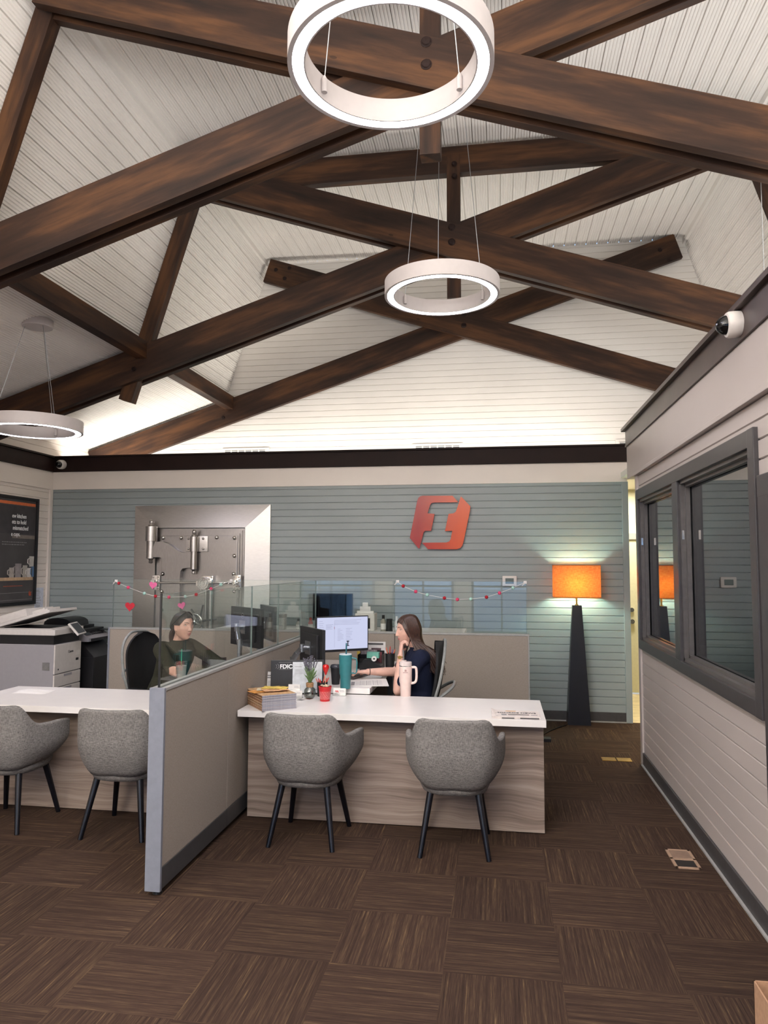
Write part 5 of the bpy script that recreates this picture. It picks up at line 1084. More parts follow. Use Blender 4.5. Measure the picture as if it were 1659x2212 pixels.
# ------------------------------------------------------------------ people
def remeshed(mb, name, vox=.0035, sm=3):
    me = mb.mesh(name+'_raw'); o = bpy.data.objects.new(name+'_raw', me); COL.objects.link(o)
    r = o.modifiers.new('r', 'REMESH'); r.mode = 'VOXEL'; r.voxel_size = vox; r.use_smooth_shade = True
    if sm: s_ = o.modifiers.new('s', 'SMOOTH'); s_.factor = .5; s_.iterations = sm
    dg = bpy.context.evaluated_depsgraph_get(); dg.update()
    out = bpy.data.meshes.new_from_object(o.evaluated_get(dg)); out.materials.clear()
    bpy.data.objects.remove(o); return out
def limb(mb, pts, rad, n=14, sub=5):
    """smooth tapering limb, closed with rounded ends"""
    P = catm(pts, sub); R = [v.x for v in catm([(r, 0, 0) for r in rad], sub)]
    mb.tube(P, R, n); mb.sphere(P[0], R[0]*.995, 8); mb.sphere(P[-1], R[-1]*.995, 8)
def torso(mb, secs, n=28):
    """secs: (centre, side axis, half side, front axis, half front, back half)"""
    rings = []
    for c, s_, a, f, b, bk in secs:
        c, s_, f = V(c), V(s_).normalized(), V(f).normalized(); r = []
        for k in range(n):
            t = 2*PI*k/n; x, y_ = math.cos(t), math.sin(t); x = math.copysign(abs(x)**.85, x)
            r.append(c+s_*a*x+f*(b if y_ > 0 else bk)*y_)
        rings.append(r)
    mb.ring_loft(rings)
def head_pt(d):
    """unit direction (x front, y side, z up) to head surface, metres"""
    x, y, z = d; px_, py_, pz_ = x*.094, y*.073, z*.112
    t = max(0, min(1, (-pz_-.025)/.087))
    py_ *= 1-.36*t**1.2; px_ += .030*t*t
    if px_ < 0: px_ *= 1-.30*t
    if x > .5: px_ = px_-(px_-.047)*.10
    g = lambda v, c, w: math.exp(-((v-c)/w)**2)
    if x > 0:
        nz = 0
        if -.040 < pz_ < .026:
            q = (.026-pz_)/.058; nz = .0205*(q**1.3 if q < 1 else max(0, 1-(q-1)/.14))
        px_ += nz*g(py_, 0, .0088+.0045*max(0, min(1, (.0-pz_)/.03)))
        px_ += .006*g(abs(py_), .011, .006)*g(pz_, -.030, .007)
        px_ -= .0105*g(abs(py_), .031, .014)*g(pz_, .012, .010)
        px_ += .0035*g(pz_, .031, .008)*g(abs(py_), .028, .022)
        px_ += .0050*g(py_, 0, .018)*(g(pz_, -.0525, .0042)+g(pz_, -.0635, .0052))
        px_ -= .0035*g(py_, 0, .016)*g(pz_, -.0580, .0022)
        px_ -= .003*g(pz_, -.076, .006)*g(py_, 0, .02)
        px_ += .007*g(pz_, -.094, .013)*g(py_, 0, .020)
        py_ += math.copysign(.004*g(pz_, -.012, .022)*g(px_, .05, .03), py_)
    return V((px_, py_, pz_))
def head_frame(c, yaw, pitch=0, roll=0):
    return Matrix.Translation(c) @ Matrix.Rotation(yaw, 4, 'Z') @ Matrix.Rotation(pitch, 4, 'Y') @ Matrix.Rotation(roll, 4, 'X')
def head_geo(mb, H, s=1.0):
    n = 96; rings = []
    for i in range(n+1):
        t = PI*i/n; q = max(math.sin(t), 1e-3); rings.append([H @ (head_pt((q*math.cos(2*PI*k/120), q*math.sin(2*PI*k/120), -math.cos(t)))*s) for k in range(120)])
    mb.ring_loft(rings)
    for q in (-1, 1):     # ears
        mb.sphere((0, 0, 0), 1, 8, M=H @ Matrix.Translation((-.004*s, q*.0715*s, -.008*s)) @ Matrix.Rotation(q*-.35, 4, 'Z') @ Matrix.Diagonal((.016*s, .0065*s, .030*s, 1)))
        mb.sphere((0, 0, 0), 1, 6, M=H @ Matrix.Translation((-.001*s, q*.071*s, -.030*s)) @ Matrix.Diagonal((.008*s, .006*s, .010*s, 1)))
def surf_x(y, z):
    """front surface x at head-local y,z by search"""
    best = None
    for i in range(1, 60):
        th_ = i/60*1.5
        for s_ in (1,):
            pass
    # solve by sampling directions near target
    bx = .07
    for it in range(3): pass
    m_ = 9; r = .08
    for a in range(-40, 41):
        for b in range(-40, 41):
            d = V((1, y/.073*1.0+a*.012, z/.112+b*.012)).normalized(); p = head_pt(d); e = abs(p.y-y)+abs(p.z-z)
            if e < m_: m_ = e; r = p.x
    return r
EYE = [(surf_x(.031, .012), .031, .012)]
def face_parts(t, H, s, gaze, brow_c=(58, 40, 34), lip=(168, 98, 92), eye_c=(70, 52, 40)):
    ex = EYE[0][0]; out = []
    mw, mi, ml, mbw = MB(), MB(), MB(), MB()
    for q in (-1, 1):
        c = V((ex-.0090, q*.031, .0115))*s; mw.sphere((0, 0, 0), .0118*s, 10, M=H @ Matrix.Translation(c))
        g = V((1, gaze, -.05)).normalized(); ic = c+g*.0078*s; mi.sphere((0, 0, 0), .0051*s, 8, M=H @ Matrix.Translation(ic))
        # upper lid and lash
        lid = []
        for k in range(9): a = -.95+k*.2375; lid.append(H @ (c+V((math.cos(a)*.0118, math.sin(a)*.0128, .0042+.0026*math.cos(a*1.5)))*s))
        ml.tube(lid, [.0008*s]+[.0014*s]*7+[.0008*s], 6)
        br = []
        for k in range(8):
            u = k/7; yy = (.013+.034*u); zz = .0295+.005*math.sin(u*2.4); xx = surf_x(yy, zz)+.0012; br.append(H @ (V((xx, q*yy, zz))*s))
        mbw.tube(br, [.0014*s, .0021*s, .0023*s, .0022*s, .002*s, .0016*s, .0012*s, .0006*s], 6)
    part('eyes', mw, plain('eye_white', (196, 186, 180), .3), t, sm=True); part('irises', mi, plain('iris_%d' % eye_c[0], eye_c, .15), t, sm=True)
    part('eyelashes', ml, plain('lash', (40, 28, 26), .8), t, sm=True); part('eyebrows', mbw, plain('brow_%d' % brow_c[0], brow_c, .9), t, sm=True)
    m_ = MB()
    for zz, hh, w_, k_ in ((-.0535, .0040, .021, 1), (-.0628, .0050, .019, 2)):
        rings = []
        for k in range(13):
            u = -1+2*k/12; yy = u*w_; h_ = hh*(1-abs(u)**1.8)*.95+.0003; z0_ = zz+(.0012*math.cos(u*7) if k_ == 1 else 0)*(1-abs(u)); z0_ += (-.0044 if k_ == 1 else .0052)*abs(u)**2
            xx = surf_x(yy, z0_); rings.append([H @ (V((xx+dx, yy, z0_+dz))*s) for dx, dz in ((-.003, -h_), (.0012, -h_*.6), (.0022, 0), (.0012, h_*.6), (-.003, h_))])
        m_.ring_loft(rings)
    part('lips', m_, plain('lip_%d' % lip[0], lip, .45), t, sm=60)
def hand(mb, wrist, dirv, palm_n, curls, thumb, s=1.0, spread=.10, thumb_side=1):
    """wrist point, direction to the knuckles, palm normal; curls per finger (index..little) radians per joint; returns tips"""
    w, d, n = V(wrist), V(dirv).normalized(), V(palm_n).normalized(); side = d.cross(n).normalized()*thumb_side; n = (n-d*n.dot(d)).normalized(); tips = []
    # palm as a lofted flattened block
    rings = []
    for f, hw, ht in ((-.012, .022, .019), (.01, .026, .018), (.035, .036, .0165), (.065, .040, .0145), (.086, .038, .0115), (.094, .034, .008)):
        c = w+d*f*s; rings.append([c+side*hw*s*math.copysign(abs(math.cos(2*PI*k/16))**.8, math.cos(2*PI*k/16))+n*ht*s*math.sin(2*PI*k/16) for k in range(16)])
    mb.ring_loft(rings)
    for i, (L, off, r) in enumerate(((.070, .030, .0088), (.078, .0105, .0092), (.072, -.0095, .0086), (.058, -.028, .0078))):
        c = curls[i]; base = w+d*(.083-.004*abs(i-1))*s+side*off*s; dd = (d+side*(spread*(1.3-i)*.6)).normalized(); p = base-dd*.012*s; pts = [p, base]; seg = (.45, .31, .24); a = 0
        for k in range(3):
            a += c[k] if isinstance(c, (tuple, list)) else c; q = dd*math.cos(a)+n*math.sin(a); base = base+q*L*seg[k]*s; pts.append(base)
        limb(mb, pts, [r*s*1.05, r*s*1.05, r*s, r*s*.92, r*s*.76], 10, 3); tips.append(base)
    a0, a1, a2 = thumb     # outward angle, toward-palm angle, bend
    base = w+d*.018*s+side*.022*s; dd = (d*math.cos(a0)+side*math.sin(a0)+n*math.sin(a1)).normalized(); p1 = base+dd*.036*s; d2 = (dd+d*.25*a2+n*.35*a2).normalized(); p2 = p1+d2*.030*s; d3 = (d2+d*.4*a2+n*.3*a2).normalized(); p3 = p2+d3*.024*s
    limb(mb, [base-dd*.008*s, base, p1, p2, p3], [.013*s, .014*s, .0115*s, .010*s, .0082*s], 10, 3); return tips
def skin(name, c):
    m_, n_, b_ = nt(name); f = noisetex(n_, coords(n_), 26, 3); lo = s2l(tuple(v*.93 for v in c)); hi = s2l(c)
    n_.links.new(ramp(n_, f, [(.35, lo), (.65, hi)]), b_.inputs['Base Color']); b_.inputs['Roughness'].default_value = .5
    b_.inputs['Subsurface Weight'].default_value = .12; b_.inputs['Subsurface Radius'].default_value = (.012, .005, .003); b_.inputs['Subsurface Scale'].default_value = .5; return m_
def cloth(name, c):
    m_, n_, b_ = nt(name); f = noisetex(n_, coords(n_), 8, 4); g = noisetex(n_, coords(n_), 500, 2); n_.links.new(ramp(n_, f, [(.3, s2l(tuple(v*.85 for v in c))), (.7, s2l(c))]), b_.inputs['Base Color'])
    b_.inputs['Roughness'].default_value = .9; b_.inputs['Specular IOR Level'].default_value = .2; bump(n_, b_, mth(n_, 'ADD', f, mth(n_, 'MULTIPLY', g, .15)), .02, .5); return m_
def hairmat(name, a, b):
    m_, n_, b_ = nt(name); f = noisetex(n_, coords(n_, (1, 1, .08)), 260, 3); n_.links.new(ramp(n_, f, [(.35, s2l(a)), (.65, s2l(b))]), b_.inputs['Base Color'])
    b_.inputs['Roughness'].default_value = .42; bump(n_, b_, f, .003, .5); return m_
def drop(pts_list, radii, n=7):
    mb = MB()
    for P in pts_list: Q = catm(P, 4); m_ = len(Q); mb.tube(Q, [radii*(.55+.45*math.sin(min(1, i/(m_*.35))*PI/2))*(1 if i < m_*.6 else 1-.9*(i-m_*.6)/(m_*.4)) for i in range(m_)], n)
    return mb
def cap(H, s, keep, off=.009, nz=0):
    """hair cap: head surface pushed out, only where keep(p) holds, with thickness"""
    mb = MB(); n, m_ = 150, 180; go = {}; gi = {}
    P = [[head_pt((max(math.sin(PI*i/n), 1e-3)*math.cos(2*PI*k/m_), max(math.sin(PI*i/n), 1e-3)*math.sin(2*PI*k/m_), -math.cos(PI*i/n))) for k in range(m_)] for i in range(n+1)]
    def o(i, k):
        k %= m_
        if (i, k) not in go:
            p = P[i][k]; d = V((p.x+.01, p.y, p.z-.0)).normalized(); w_ = 1+.22*noise.noise(V((p.y*90, p.x*14, 3)))+.12*noise.noise(V((p.y*260, p.x*20, 9))); go[i, k] = mb.bm.verts.new(H @ ((p+d*off*w_)*s)); gi[i, k] = mb.bm.verts.new(H @ ((p-d*.002)*s))
        return go[i, k], gi[i, k]
    F = set((i, k) for i in range(n) for k in range(m_) if keep(P[i][k]) and keep(P[i+1][(k+1) % m_]))
    for i, k in F:
        a, b, c, d = o(i, k), o(i, k+1), o(i+1, k+1), o(i+1, k); mb.face([a[0], b[0], c[0], d[0]]); mb.face([d[1], c[1], b[1], a[1]])
        for (x, y_), nb in (((a, b), (i-1, k)), ((b, c), (i, (k+1) % m_)), ((c, d), (i+1, k)), ((d, a), (i, (k-1) % m_))):
            if nb not in F: mb.face([x[0], x[1], y_[1], y_[0]])
    return mb

# ---- woman in navy, facing left (-X), chin on her left hand, right hand on the keyboard
HC = V((-.683, 5.60, 1.158)); HW = head_frame(HC, PI+.44, .06); HS = .99
t = thing('person', 'woman with long brown hair in a navy top, chin in hand at the lit monitor', 'person', (-.62, 5.6, 0))
Fv, Sv = V((-1, 0, 0)), V((0, 1, 0)); Y0 = 5.60
mb = MB()
sh_l, sh_r = V((-.585, Y0-.165, .965)), V((-.625, Y0+.165, .975)); el_l, wr_l = V((-.735, 5.40, .735)), V((-.722, 5.455, .985)); el_r, wr_r = V((-.815, 5.80, .812)), V((-1.015, 5.71, .822))
def bodysecs(k=0):
    return [((-.60, Y0, .50), Sv, .175+k, Fv, .13+k, .12+k), ((-.605, Y0, .60), Sv, .165+k, Fv, .12+k, .11+k), ((-.60, Y0, .72), Sv, .135+k, Fv, .11+k, .10+k), ((-.60, Y0, .85), Sv, .150+k, Fv, .125+k, .10+k), ((-.595, Y0, .94), Sv, .160+k, Fv, .11+k, .095+k), ((-.60, Y0, 1.0), Sv, .125+k*.8, Fv, .075+k, .075+k), ((-.605, Y0, 1.03), Sv, .07+k*.5, Fv, .055+k*.6, .058+k*.6)]
torso(mb, bodysecs()); limb(mb, [(-.61, Y0, .99), (-.63, Y0, 1.05), (-.655, Y0, 1.10)], [.056, .050, .052]); head_geo(mb, HW, HS)
limb(mb, [sh_l+V((.02, .05, 0)), sh_l, (sh_l+el_l)/2+V((0, -.012, 0)), el_l], [.055, .052, .042, .037]); limb(mb, [el_l, el_l.lerp(wr_l, .35), wr_l], [.037, .037, .0235])
limb(mb, [sh_r+V((.02, -.05, 0)), sh_r, (sh_r+el_r)/2+V((0, .012, 0)), el_r], [.055, .052, .042, .037]); limb(mb, [el_r, el_r.lerp(wr_r, .35), wr_r], [.037, .036, .0235])
for q in (-1, 1): limb(mb, [(-.62, Y0+q*.095, .50), (-.85, Y0+q*.10, .52), (-1.06, Y0+q*.10, .51)], [.085, .078, .056]); limb(mb, [(-1.06, Y0+q*.10, .50), (-1.04, Y0+q*.10, .30), (-1.0, Y0+q*.10, .08)], [.055, .052, .036]); limb(mb, [(-1.0, Y0+q*.10, .06), (-1.10, Y0+q*.105, .045), (-1.19, Y0+q*.11, .035)], [.038, .035, .028])
hand(mb, wr_l+V((0, 0, .012)), V((.02, .33, .94)), V((.85, .3, -.1)), [(.55, .9, .7), (.75, 1.0, .8), (.9, 1.1, .8), (1.0, 1.1, .8)], (1.0, .75, .5), .93, .05, 1)
hand(mb, wr_r, V((-1, .06, -.05)), V((0, 0, -1)), [(.25, .45, .25), (.3, .45, .25), (.32, .45, .3), (.35, .4, .3)], (.7, .35, .5), .95, .12, -1)
me = remeshed(mb, 'body', .0034); part('body', me, skin('fair_skin', (218, 172, 154)), t)
face_parts(t, HW, HS, .05, lip=(170, 104, 100))
nav = cloth('navy_knit', (24, 30, 52)); mb = MB(); torso(mb, bodysecs(.012)[:-1]+[((-.605, Y0, 1.022), Sv, .080, Fv, .064, .068), ((-.615, Y0, 1.036), Sv, .066, Fv, .058, .060)])
for sh, el, q in ((sh_l, el_l, -1), (sh_r, el_r, 1)):
    m1 = sh.lerp(el, .72)+V((0, q*.008, 0)); limb(mb, [sh+V((.02, -q*.05, .0)), sh, sh.lerp(el, .35)+V((0, q*.010, 0)), m1], [.064, .063, .058, .054])
me = remeshed(mb, 'top', .005, 4); part('top', me, nav, t, label='navy short-sleeved top')
mb = MB(); torso(mb, bodysecs(.016)[:2])
for q in (-1, 1): limb(mb, [(-.62, Y0+q*.095, .505), (-.85, Y0+q*.10, .525), (-1.07, Y0+q*.10, .51)], [.098, .092, .070]); limb(mb, [(-1.065, Y0+q*.10, .50), (-1.04, Y0+q*.10, .30), (-1.01, Y0+q*.10, .12)], [.068, .064, .06])
me = remeshed(mb, 'trousers', .006, 4); part('trousers', me, cloth('grey_trousers', (132, 126, 122)), t, label='grey trousers')
hm = hairmat('brown_hair', (30, 18, 15), (74, 46, 34))
mb = cap(HW, HS, lambda p: (p.z > .058-.0*p.x and (p.x < .070)) or (p.x < .034+max(0, (p.z-.0))*.55 and p.z > -.02) or (p.x < .012), .012)
capo = part('hair', mb, hm, t, sm=60)
L = []; rr_ = random.Random(11)
HR = HW.to_3x3()
def hp(x, y, z): return HW @ (V((x, y, z))*HS)
# strands: start along the parting/crown, run over the side, fall on the shoulders and back
for q in (-1, 1):
    for k in range(90):
        u = k/89; a = rr_.uniform(-.004, .004)
        sx_ = .048-.125*u; top = head_pt(V((math.sin((.5-u)*1.7)*.75, q*.12, .9)).normalized()); s0 = V((top.x, q*.006, top.z+.006))
        side = V((.030-.095*u, q*(.080-.010*abs(u-.4)), .030-.02*u)); low = V((.012-.085*u, q*(.088-.02*u), -.055-.03*u))
        p_low = hp(*low); fall = V((.0, 0, 0))
        if u < .18 and q == 1:   # near the face on the camera side (her left, -Y)
            end = V((-.60+u*.1, Y0-.17*q*1, .88))
        xb = -.63+.17*u; end = V((xb+.06+rr_.uniform(-.015, .015), Y0+(-q)*(.02+.10*(1-u*.6)), .90-.02*u+rr_.uniform(-.05, .03)))
        # q=+1 is local +Y, which for yaw ~ pi is world -Y (camera side)
        mid = p_low.lerp(end, .5)+V((.022*u+.004, (-q)*.012, .01))
        L.append([hp(*s0), hp(s0.x*.9+.0, q*.05, s0.z*.86+.004), hp(*side), p_low, mid, end])
    for k in range(50):
        u = k/49; th_ = q*(.2+u*1.1); c0 = V((-math.cos(th_)*.085, math.sin(th_)*.070, .05)); L.append([hp(-.02, q*.008, .122), hp(c0.x*.8, c0.y*.7, .10), hp(c0.x*1.17, c0.y*1.12, .02), hp(c0.x*1.15-.004, c0.y*1.1, -.07), V((-.53-.0*u, Y0-q*.10*u, .99)), V((-.485+rr_.uniform(-.02, .02), Y0-q*.12*u, .865+rr_.uniform(-.03, .03)))])
part('hair_lengths', drop(L, .0072, 6), hm, capo, sm=60)
L = []
for k in range(12): u = k/11; L.append([hp(.0-.03*u, -.082, -.05), V((-.73+.03*u, Y0+.085, 1.03)), V((-.76+.03*u, Y0+.075, .92)), V((-.79+.05*u, Y0+.06, .83))])
part('front_lock', drop(L, .008), hm, capo, sm=60)
L = []
for q in (-1, 1):
    for k in range(30):
        u = k/29; st = head_pt(V((.52-.3*u, q*.04, .82+.1*u)).normalized()); m1 = head_pt(V((.62-.42*u, q*.66, .50)).normalized()); m2 = head_pt(V((.44-.40*u, q*.92, .05)).normalized()); m3 = head_pt(V((.22-.3*u, q*.96, -.35)).normalized()); L.append([HW @ (v*HS*k_) for v, k_ in ((st, 1.05), (m1, 1.06), (m2, 1.09), (m3, 1.14))])
part('hair_sides', drop(L, .0062, 6), hm, capo, sm=60)
mb = MB(); ax = (wr_l-el_l).normalized(); c_ = wr_l-ax*.012; e1 = ax.orthogonal().normalized(); e2 = ax.cross(e1); mb.tube([c_+(e1*math.cos(a*PI/12)+e2*math.sin(a*PI/12))*.0262 for a in range(25)], .0032, 8, cap=False); f_ = c_+V((-.004, -.027, 0)); mb.lathe([(0, -.005), (.012, -.005), (.0135, 0), (0, .001)], f_, 20, axis='Y'); part('watch', mb, M['gold'], t, sm=True)
mb = MB(); ax = (wr_r-el_r).normalized(); c_ = wr_r-ax*.012; e1 = ax.orthogonal().normalized(); e2 = ax.cross(e1); mb.tube([c_+(e1*math.cos(a*PI/12)+e2*math.sin(a*PI/12))*.0262 for a in range(25)], .0028, 8, cap=False); part('hair_tie', mb, M['black'], t, sm=True)

# ---- woman in green, facing right and a little towards the viewer
HC2 = V((-2.57, 5.74, 1.152)); HG = head_frame(HC2, -.46, .04)
t = thing('person', 'woman with pulled-back hair in a dark green top, holding an iced coffee behind glass', 'person', (-2.68, 5.78, 0))
F2 = V((.80, -.35, 0)).normalized(); S2 = V((-F2.y, F2.x, 0))     # S2 = her left
C2 = V((-2.665, 5.80, 0))
def P2_(f, s_, z): return C2+F2*f+S2*s_+V((0, 0, z))
def bs2(k=0): return [(P2_(-.10, 0, .50), S2, .175+k, F2, .13+k, .12+k), (P2_(-.095, 0, .62), S2, .16+k, F2, .12+k, .11+k), (P2_(-.05, 0, .74), S2, .135+k, F2, .11+k, .10+k), (P2_(.0, 0, .86), S2, .150+k, F2, .125+k, .10+k), (P2_(.02, 0, .94), S2, .165+k, F2, .105+k, .095+k), (P2_(.035, 0, .995), S2, .13+k*.8, F2, .07+k, .075+k), (P2_(.045, 0, 1.025), S2, .07+k*.4, F2, .052+k*.5, .055+k*.6)]
mb = MB(); torso(mb, bs2()); limb(mb, [P2_(.04, 0, .99), P2_(.06, 0, 1.05), P2_(.075, 0, 1.10)], [.055, .049, .050]); head_geo(mb, HG)
shl, shr = P2_(.02, .165, .965), P2_(.02, -.165, .965)
cupc = None
for o in bpy.data.objects:
    if o.name.startswith('iced_coffee_cup'): cupc = o.location.copy()
elr, wrr = V((-2.50, 5.47, .80)), cupc+V((-.115, .035, .075)); ell, wrl = V((-2.27, 5.90, .80)), V((-2.10, 5.72, .79))
limb(mb, [shr+S2*.05, shr, shr.lerp(elr, .5)-S2*.012, elr], [.055, .052, .042, .037]); limb(mb, [elr, elr.lerp(wrr, .4), wrr], [.037, .036, .0235])
limb(mb, [shl-S2*.05, shl, shl.lerp(ell, .5)+S2*.012, ell], [.055, .052, .042, .037]); limb(mb, [ell, ell.lerp(wrl, .4), wrl], [.037, .036, .0235])
dv = (cupc+V((0, -.0, .08))-wrr); dv.z = 0
hand(mb, wrr, V((.95, -.50, .0)), V((.25, .9, 0)), [(.55, .75, .5), (.55, .75, .5), (.55, .75, .5), (.55, .7, .5)], (.55, .5, .8), .93, .06, -1)
hand(mb, wrl, V((.6, -.8, -.05)), V((0, 0, -1)), [(.25, .4, .25)]*4, (.6, .3, .5), .93, .1, 1)
for q in (-1, 1): limb(mb, [P2_(-.08, q*.095, .50), P2_(.15, q*.10, .52), P2_(.36, q*.10, .51)], [.085, .078, .056]); limb(mb, [P2_(.36, q*.10, .50), P2_(.35, q*.10, .30), P2_(.33, q*.10, .08)], [.055, .052, .036]); limb(mb, [P2_(.33, q*.10, .06), P2_(.42, q*.105, .045), P2_(.52, q*.11, .035)], [.038, .035, .028])
me = remeshed(mb, 'body', .0034); part('body', me, skin('light_skin', (214, 166, 146)), t)
face_parts(t, HG, 1.0, .25, lip=(164, 100, 94), brow_c=(48, 34, 30), eye_c=(66, 58, 50))
mb = MB(); torso(mb, bs2(.012)[:-1]+[(P2_(.045, 0, 1.018), S2, .084, F2, .066, .070), (P2_(.052, 0, 1.032), S2, .066, F2, .060, .060)])
for sh, el, wr, q in ((shr, elr, wrr, -1), (shl, ell, wrl, 1)): limb(mb, [sh-S2*q*.05, sh, sh.lerp(el, .5)+S2*q*.012, el], [.063, .062, .053, .048]); limb(mb, [el, el.lerp(wr, .45), el.lerp(wr, .93)], [.050, .046, .033])
me = remeshed(mb, 'top', .005, 4); part('top', me, cloth('dark_olive_knit', (54, 54, 42)), t, label='dark olive green long-sleeved top')
mb = MB(); torso(mb, bs2(.016)[:2])
for q in (-1, 1): limb(mb, [P2_(-.08, q*.095, .505), P2_(.15, q*.10, .525), P2_(.37, q*.10, .51)], [.098, .092, .070]); limb(mb, [P2_(.365, q*.10, .50), P2_(.35, q*.10, .30), P2_(.335, q*.10, .12)], [.068, .064, .06])
me = remeshed(mb, 'trousers', .006, 4); part('trousers', me, cloth('black_trousers', (26, 26, 30)), t)
hm2 = hairmat('dark_brown_hair', (28, 18, 16), (66, 42, 36))
mb = cap(HG, 1.0, lambda p: (p.z > .066) or (p.x < .040+max(0, (p.z-.01))*.45 and p.z > .008) or (p.x < -.024 and p.z > -.05), .009)
capo = part('hair', mb, hm2, t, sm=60)
def hp2(x, y, z): return HG @ V((x, y, z))
L = []
for q in (-1, 1):
    for k in range(24): u = k/23; L.append([hp2(.045-.06*u, q*.015, .118-.01*u), hp2(.030-.06*u, q*.062, .085), hp2(-.015-.05*u, q*.076, .03-.03*u), hp2(-.075, q*.04, -.02-.02*u), hp2(-.098, q*.008, -.035)])
for k in range(26): a = k*2*PI/26; L.append([hp2(-.092, math.cos(a)*.012, -.035+math.sin(a)*.012), hp2(-.122, math.cos(a)*.026, -.065+math.sin(a)*.02), hp2(-.124, math.cos(a)*.028, -.12+math.sin(a)*.012), hp2(-.105, math.cos(a)*.012, -.18+.02*math.sin(a*3))])
part('ponytail', drop(L, .0075), hm2, capo, sm=60)

# ------------------------------------------------------------------ task chairs
def task_chair(loc, rz, label, mesh_grey=True):
    """local +Y forward"""
    t = thing('office_chair', label, 'chair', loc, rz, 'office task chairs')
    mb = MB(); pl = []
    for k in range(32): a = 2*PI*k/32; pl.append((math.copysign(abs(math.cos(a))**.6, math.cos(a))*.245, math.copysign(abs(math.sin(a))**.6, math.sin(a))*.235))
    mb.ring_loft([[(x*k_, y*k_, z) for x, y in pl] for z, k_ in ((.41, .9), (.42, 1.0), (.455, 1.0), (.47, .94), (.474, .7))]); part('seat', mb, M['blackmatte'], t, world=False, sm=60)
    mb = MB(); n, m_ = 16, 20; F_ = []; B__ = []
    for j in range(m_+1):
        v = j/m_; z = .52+.56*v; hw = .225*(math.sin(min(1, (1-v)*3.2+.0)*PI/2)**.5*.9+.1)*(1-.12*v)+.01; yb_ = -.175-.13*v-.02*math.sin(v*PI)+.04*v*v; r0, r1 = [], []
        for i in range(n+1): u = -1+2*i/n; x = u*hw; y_ = yb_+.055*u*u; r0.append(mb.bm.verts.new((x, y_, z))); r1.append(mb.bm.verts.new((x, y_-.018, z)))
        F_.append(r0); B__.append(r1)
    for j in range(m_):
        for i in range(n): mb.face([F_[j][i], F_[j][i+1], F_[j+1][i+1], F_[j+1][i]]); mb.face([B__[j][i], B__[j+1][i], B__[j+1][i+1], B__[j][i+1]])
        mb.face([F_[j][0], F_[j+1][0], B__[j+1][0], B__[j][0]]); mb.face([F_[j][n], B__[j][n], B__[j+1][n], F_[j+1][n]])
    mb.face([v for v in F_[m_]]+[v for v in reversed(B__[m_])]); mb.face([v for v in B__[0]]+[v for v in reversed(F_[0])])
    bk = part('backrest', mb, M['blackmatte'], t, world=False, sm=50)
    fr = plain('silver_grey_plastic', (128, 130, 128), .4); mb = MB()
    for q in (-1, 1):
        mb.tube(catm([(q*.05, -.06, .40), (q*.12, -.18, .44), (q*.215, -.18, .60), (q*.232, -.235, .80), (q*.20, -.27, .98), (q*.10, -.285, 1.075), (0, -.288, 1.085)], 5), .011, 8)
    part('back_frame', mb, fr, bk, world=False, sm=True)
    mb = MB(); mb.tube(catm([(-.20, -.20, .66), (-.14, -.32, .74), (0, -.36, .77), (.14, -.32, .74), (.20, -.20, .66)], 5), .012, 8); part('lumbar_bow', mb, fr, bk, world=False, sm=True)
    for q in (-1, 1):
        mb = MB(); mb.tube([(q*.22, -.02, .43), (q*.29, -.02, .45), (q*.29, -.01, .63)], .014, 8); mb.box((q*.29-.04, -.12, .63), (q*.29+.04, .12, .655), bev=.01); part('armrest', mb, M['black'], t, world=False, sm=60)
    mb = MB(); mb.cyl((0, 0, .10), (0, 0, .42), .028, n=16); mb.box((-.10, -.12, .385), (.10, .12, .415), bev=.008); part('gas_column', mb, M['black'], t, world=False, sm=60)
    for k in range(5):
        a = k*2*PI/5+.3; d = V((math.cos(a), math.sin(a), 0)); mb = MB(); mb.tube([d*.02+V((0, 0, .12)), d*.30+V((0, 0, .075))], [.022, .014], 8); l_ = part('base_arm', mb, M['black'], t, world=False, sm=True)
        mb = MB(); e = d*.30; w_ = V((-d.y, d.x, 0))*.024; mb.cyl(e-w_+V((0, 0, .028)), e+w_+V((0, 0, .028)), .028, n=16); part('caster', mb, M['black'], l_, world=False, sm=60)
    return t
oc = task_chair((-.69, 5.60, 0), PI/2+.12, 'black task chair with grey frame under the woman in navy')
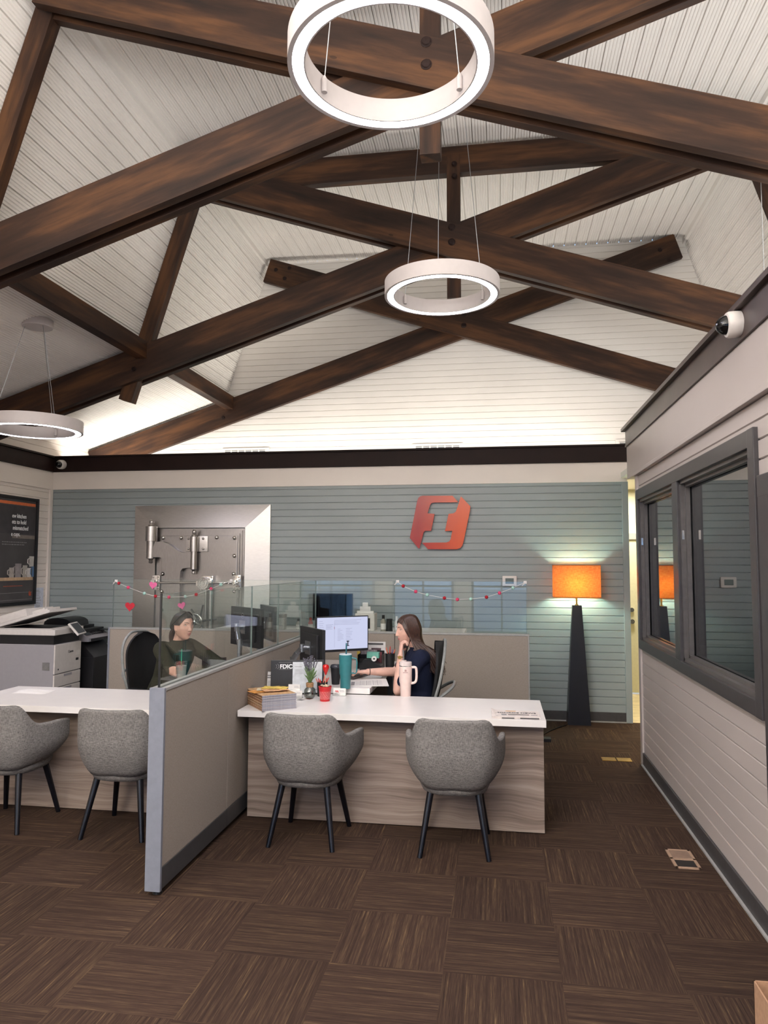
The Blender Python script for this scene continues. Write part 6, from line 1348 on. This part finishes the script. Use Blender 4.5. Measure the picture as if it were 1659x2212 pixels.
dup(oc, (-2.78, 5.86, 0), -PI/2-.25+.0, 'black task chair under the woman in green')
dup(oc, (-.95, 7.98, 0), PI*.85, 'empty black task chair behind the back partition, under the right garland') if False else None
# ------------------------------------------------------------------ light
def area(name, loc, rot, sx, sy_, e, c):
    l = bpy.data.lights.new(name, 'AREA'); l.shape = 'RECTANGLE'; l.size = sx; l.size_y = sy_; l.energy = e; l.color = c
    o = bpy.data.objects.new(name, l); COL.objects.link(o); o.location = loc; o.rotation_euler = rot; return o
WARM = (1, .94, .86)
# cove strips lying on top of the low walls, shining up; the front panel is added fill
area('cove_light_back', (-1.9, 8.62, 2.80), (PI, 0, 0), 6.6, .12, 32, WARM)
area('cove_light_left', (-4.9, 8.5, 2.80), (PI, 0, 0), 1.0, .3, 4, WARM)
area('cove_light_right', (3.2, 2.6, 2.80), (PI, 0, 0), 2.6, 8.4, 185, (1, .98, .95))
area('front_fill', (-2.6, -1.4, 2.9), (PI, 0, 0), 5.2, 1.8, 470, (1, .985, .965))  # unseen fill panel added behind the viewer to even out the ceiling
sp = bpy.data.lights.new('passage_downlight', 'SPOT'); sp.energy = 120; sp.color = (1, .80, .52); sp.spot_size = 1.45; sp.spot_blend = .8; sp.shadow_soft_size = .06
so = bpy.data.objects.new('passage_downlight', sp); COL.objects.link(so); so.location = (1.42, 7.25, 2.58); so.rotation_euler = (0, -.32, 0)
area('hall_light', (1.6, 9.3, 2.63), (0, 0, 0), .5, .5, 30, (1, .93, .78))
area('lobby_fill', (-.8, .2, 3.4), (0, 0, 0), 2.4, 2.4, 70, (.93, .95, 1))  # unseen soft panel added to brighten the floor, no real fixture
w = bpy.data.worlds.new('world'); scene.world = w; w.use_nodes = True
w.node_tree.nodes['Background'].inputs[0].default_value = s2l((150, 185, 235)); w.node_tree.nodes['Background'].inputs[1].default_value = 2.0
scene.view_settings.view_transform = 'Standard'; scene.view_settings.look = 'None'; scene.view_settings.exposure = .8; scene.view_settings.gamma = 1
scene.view_settings.use_curve_mapping = False
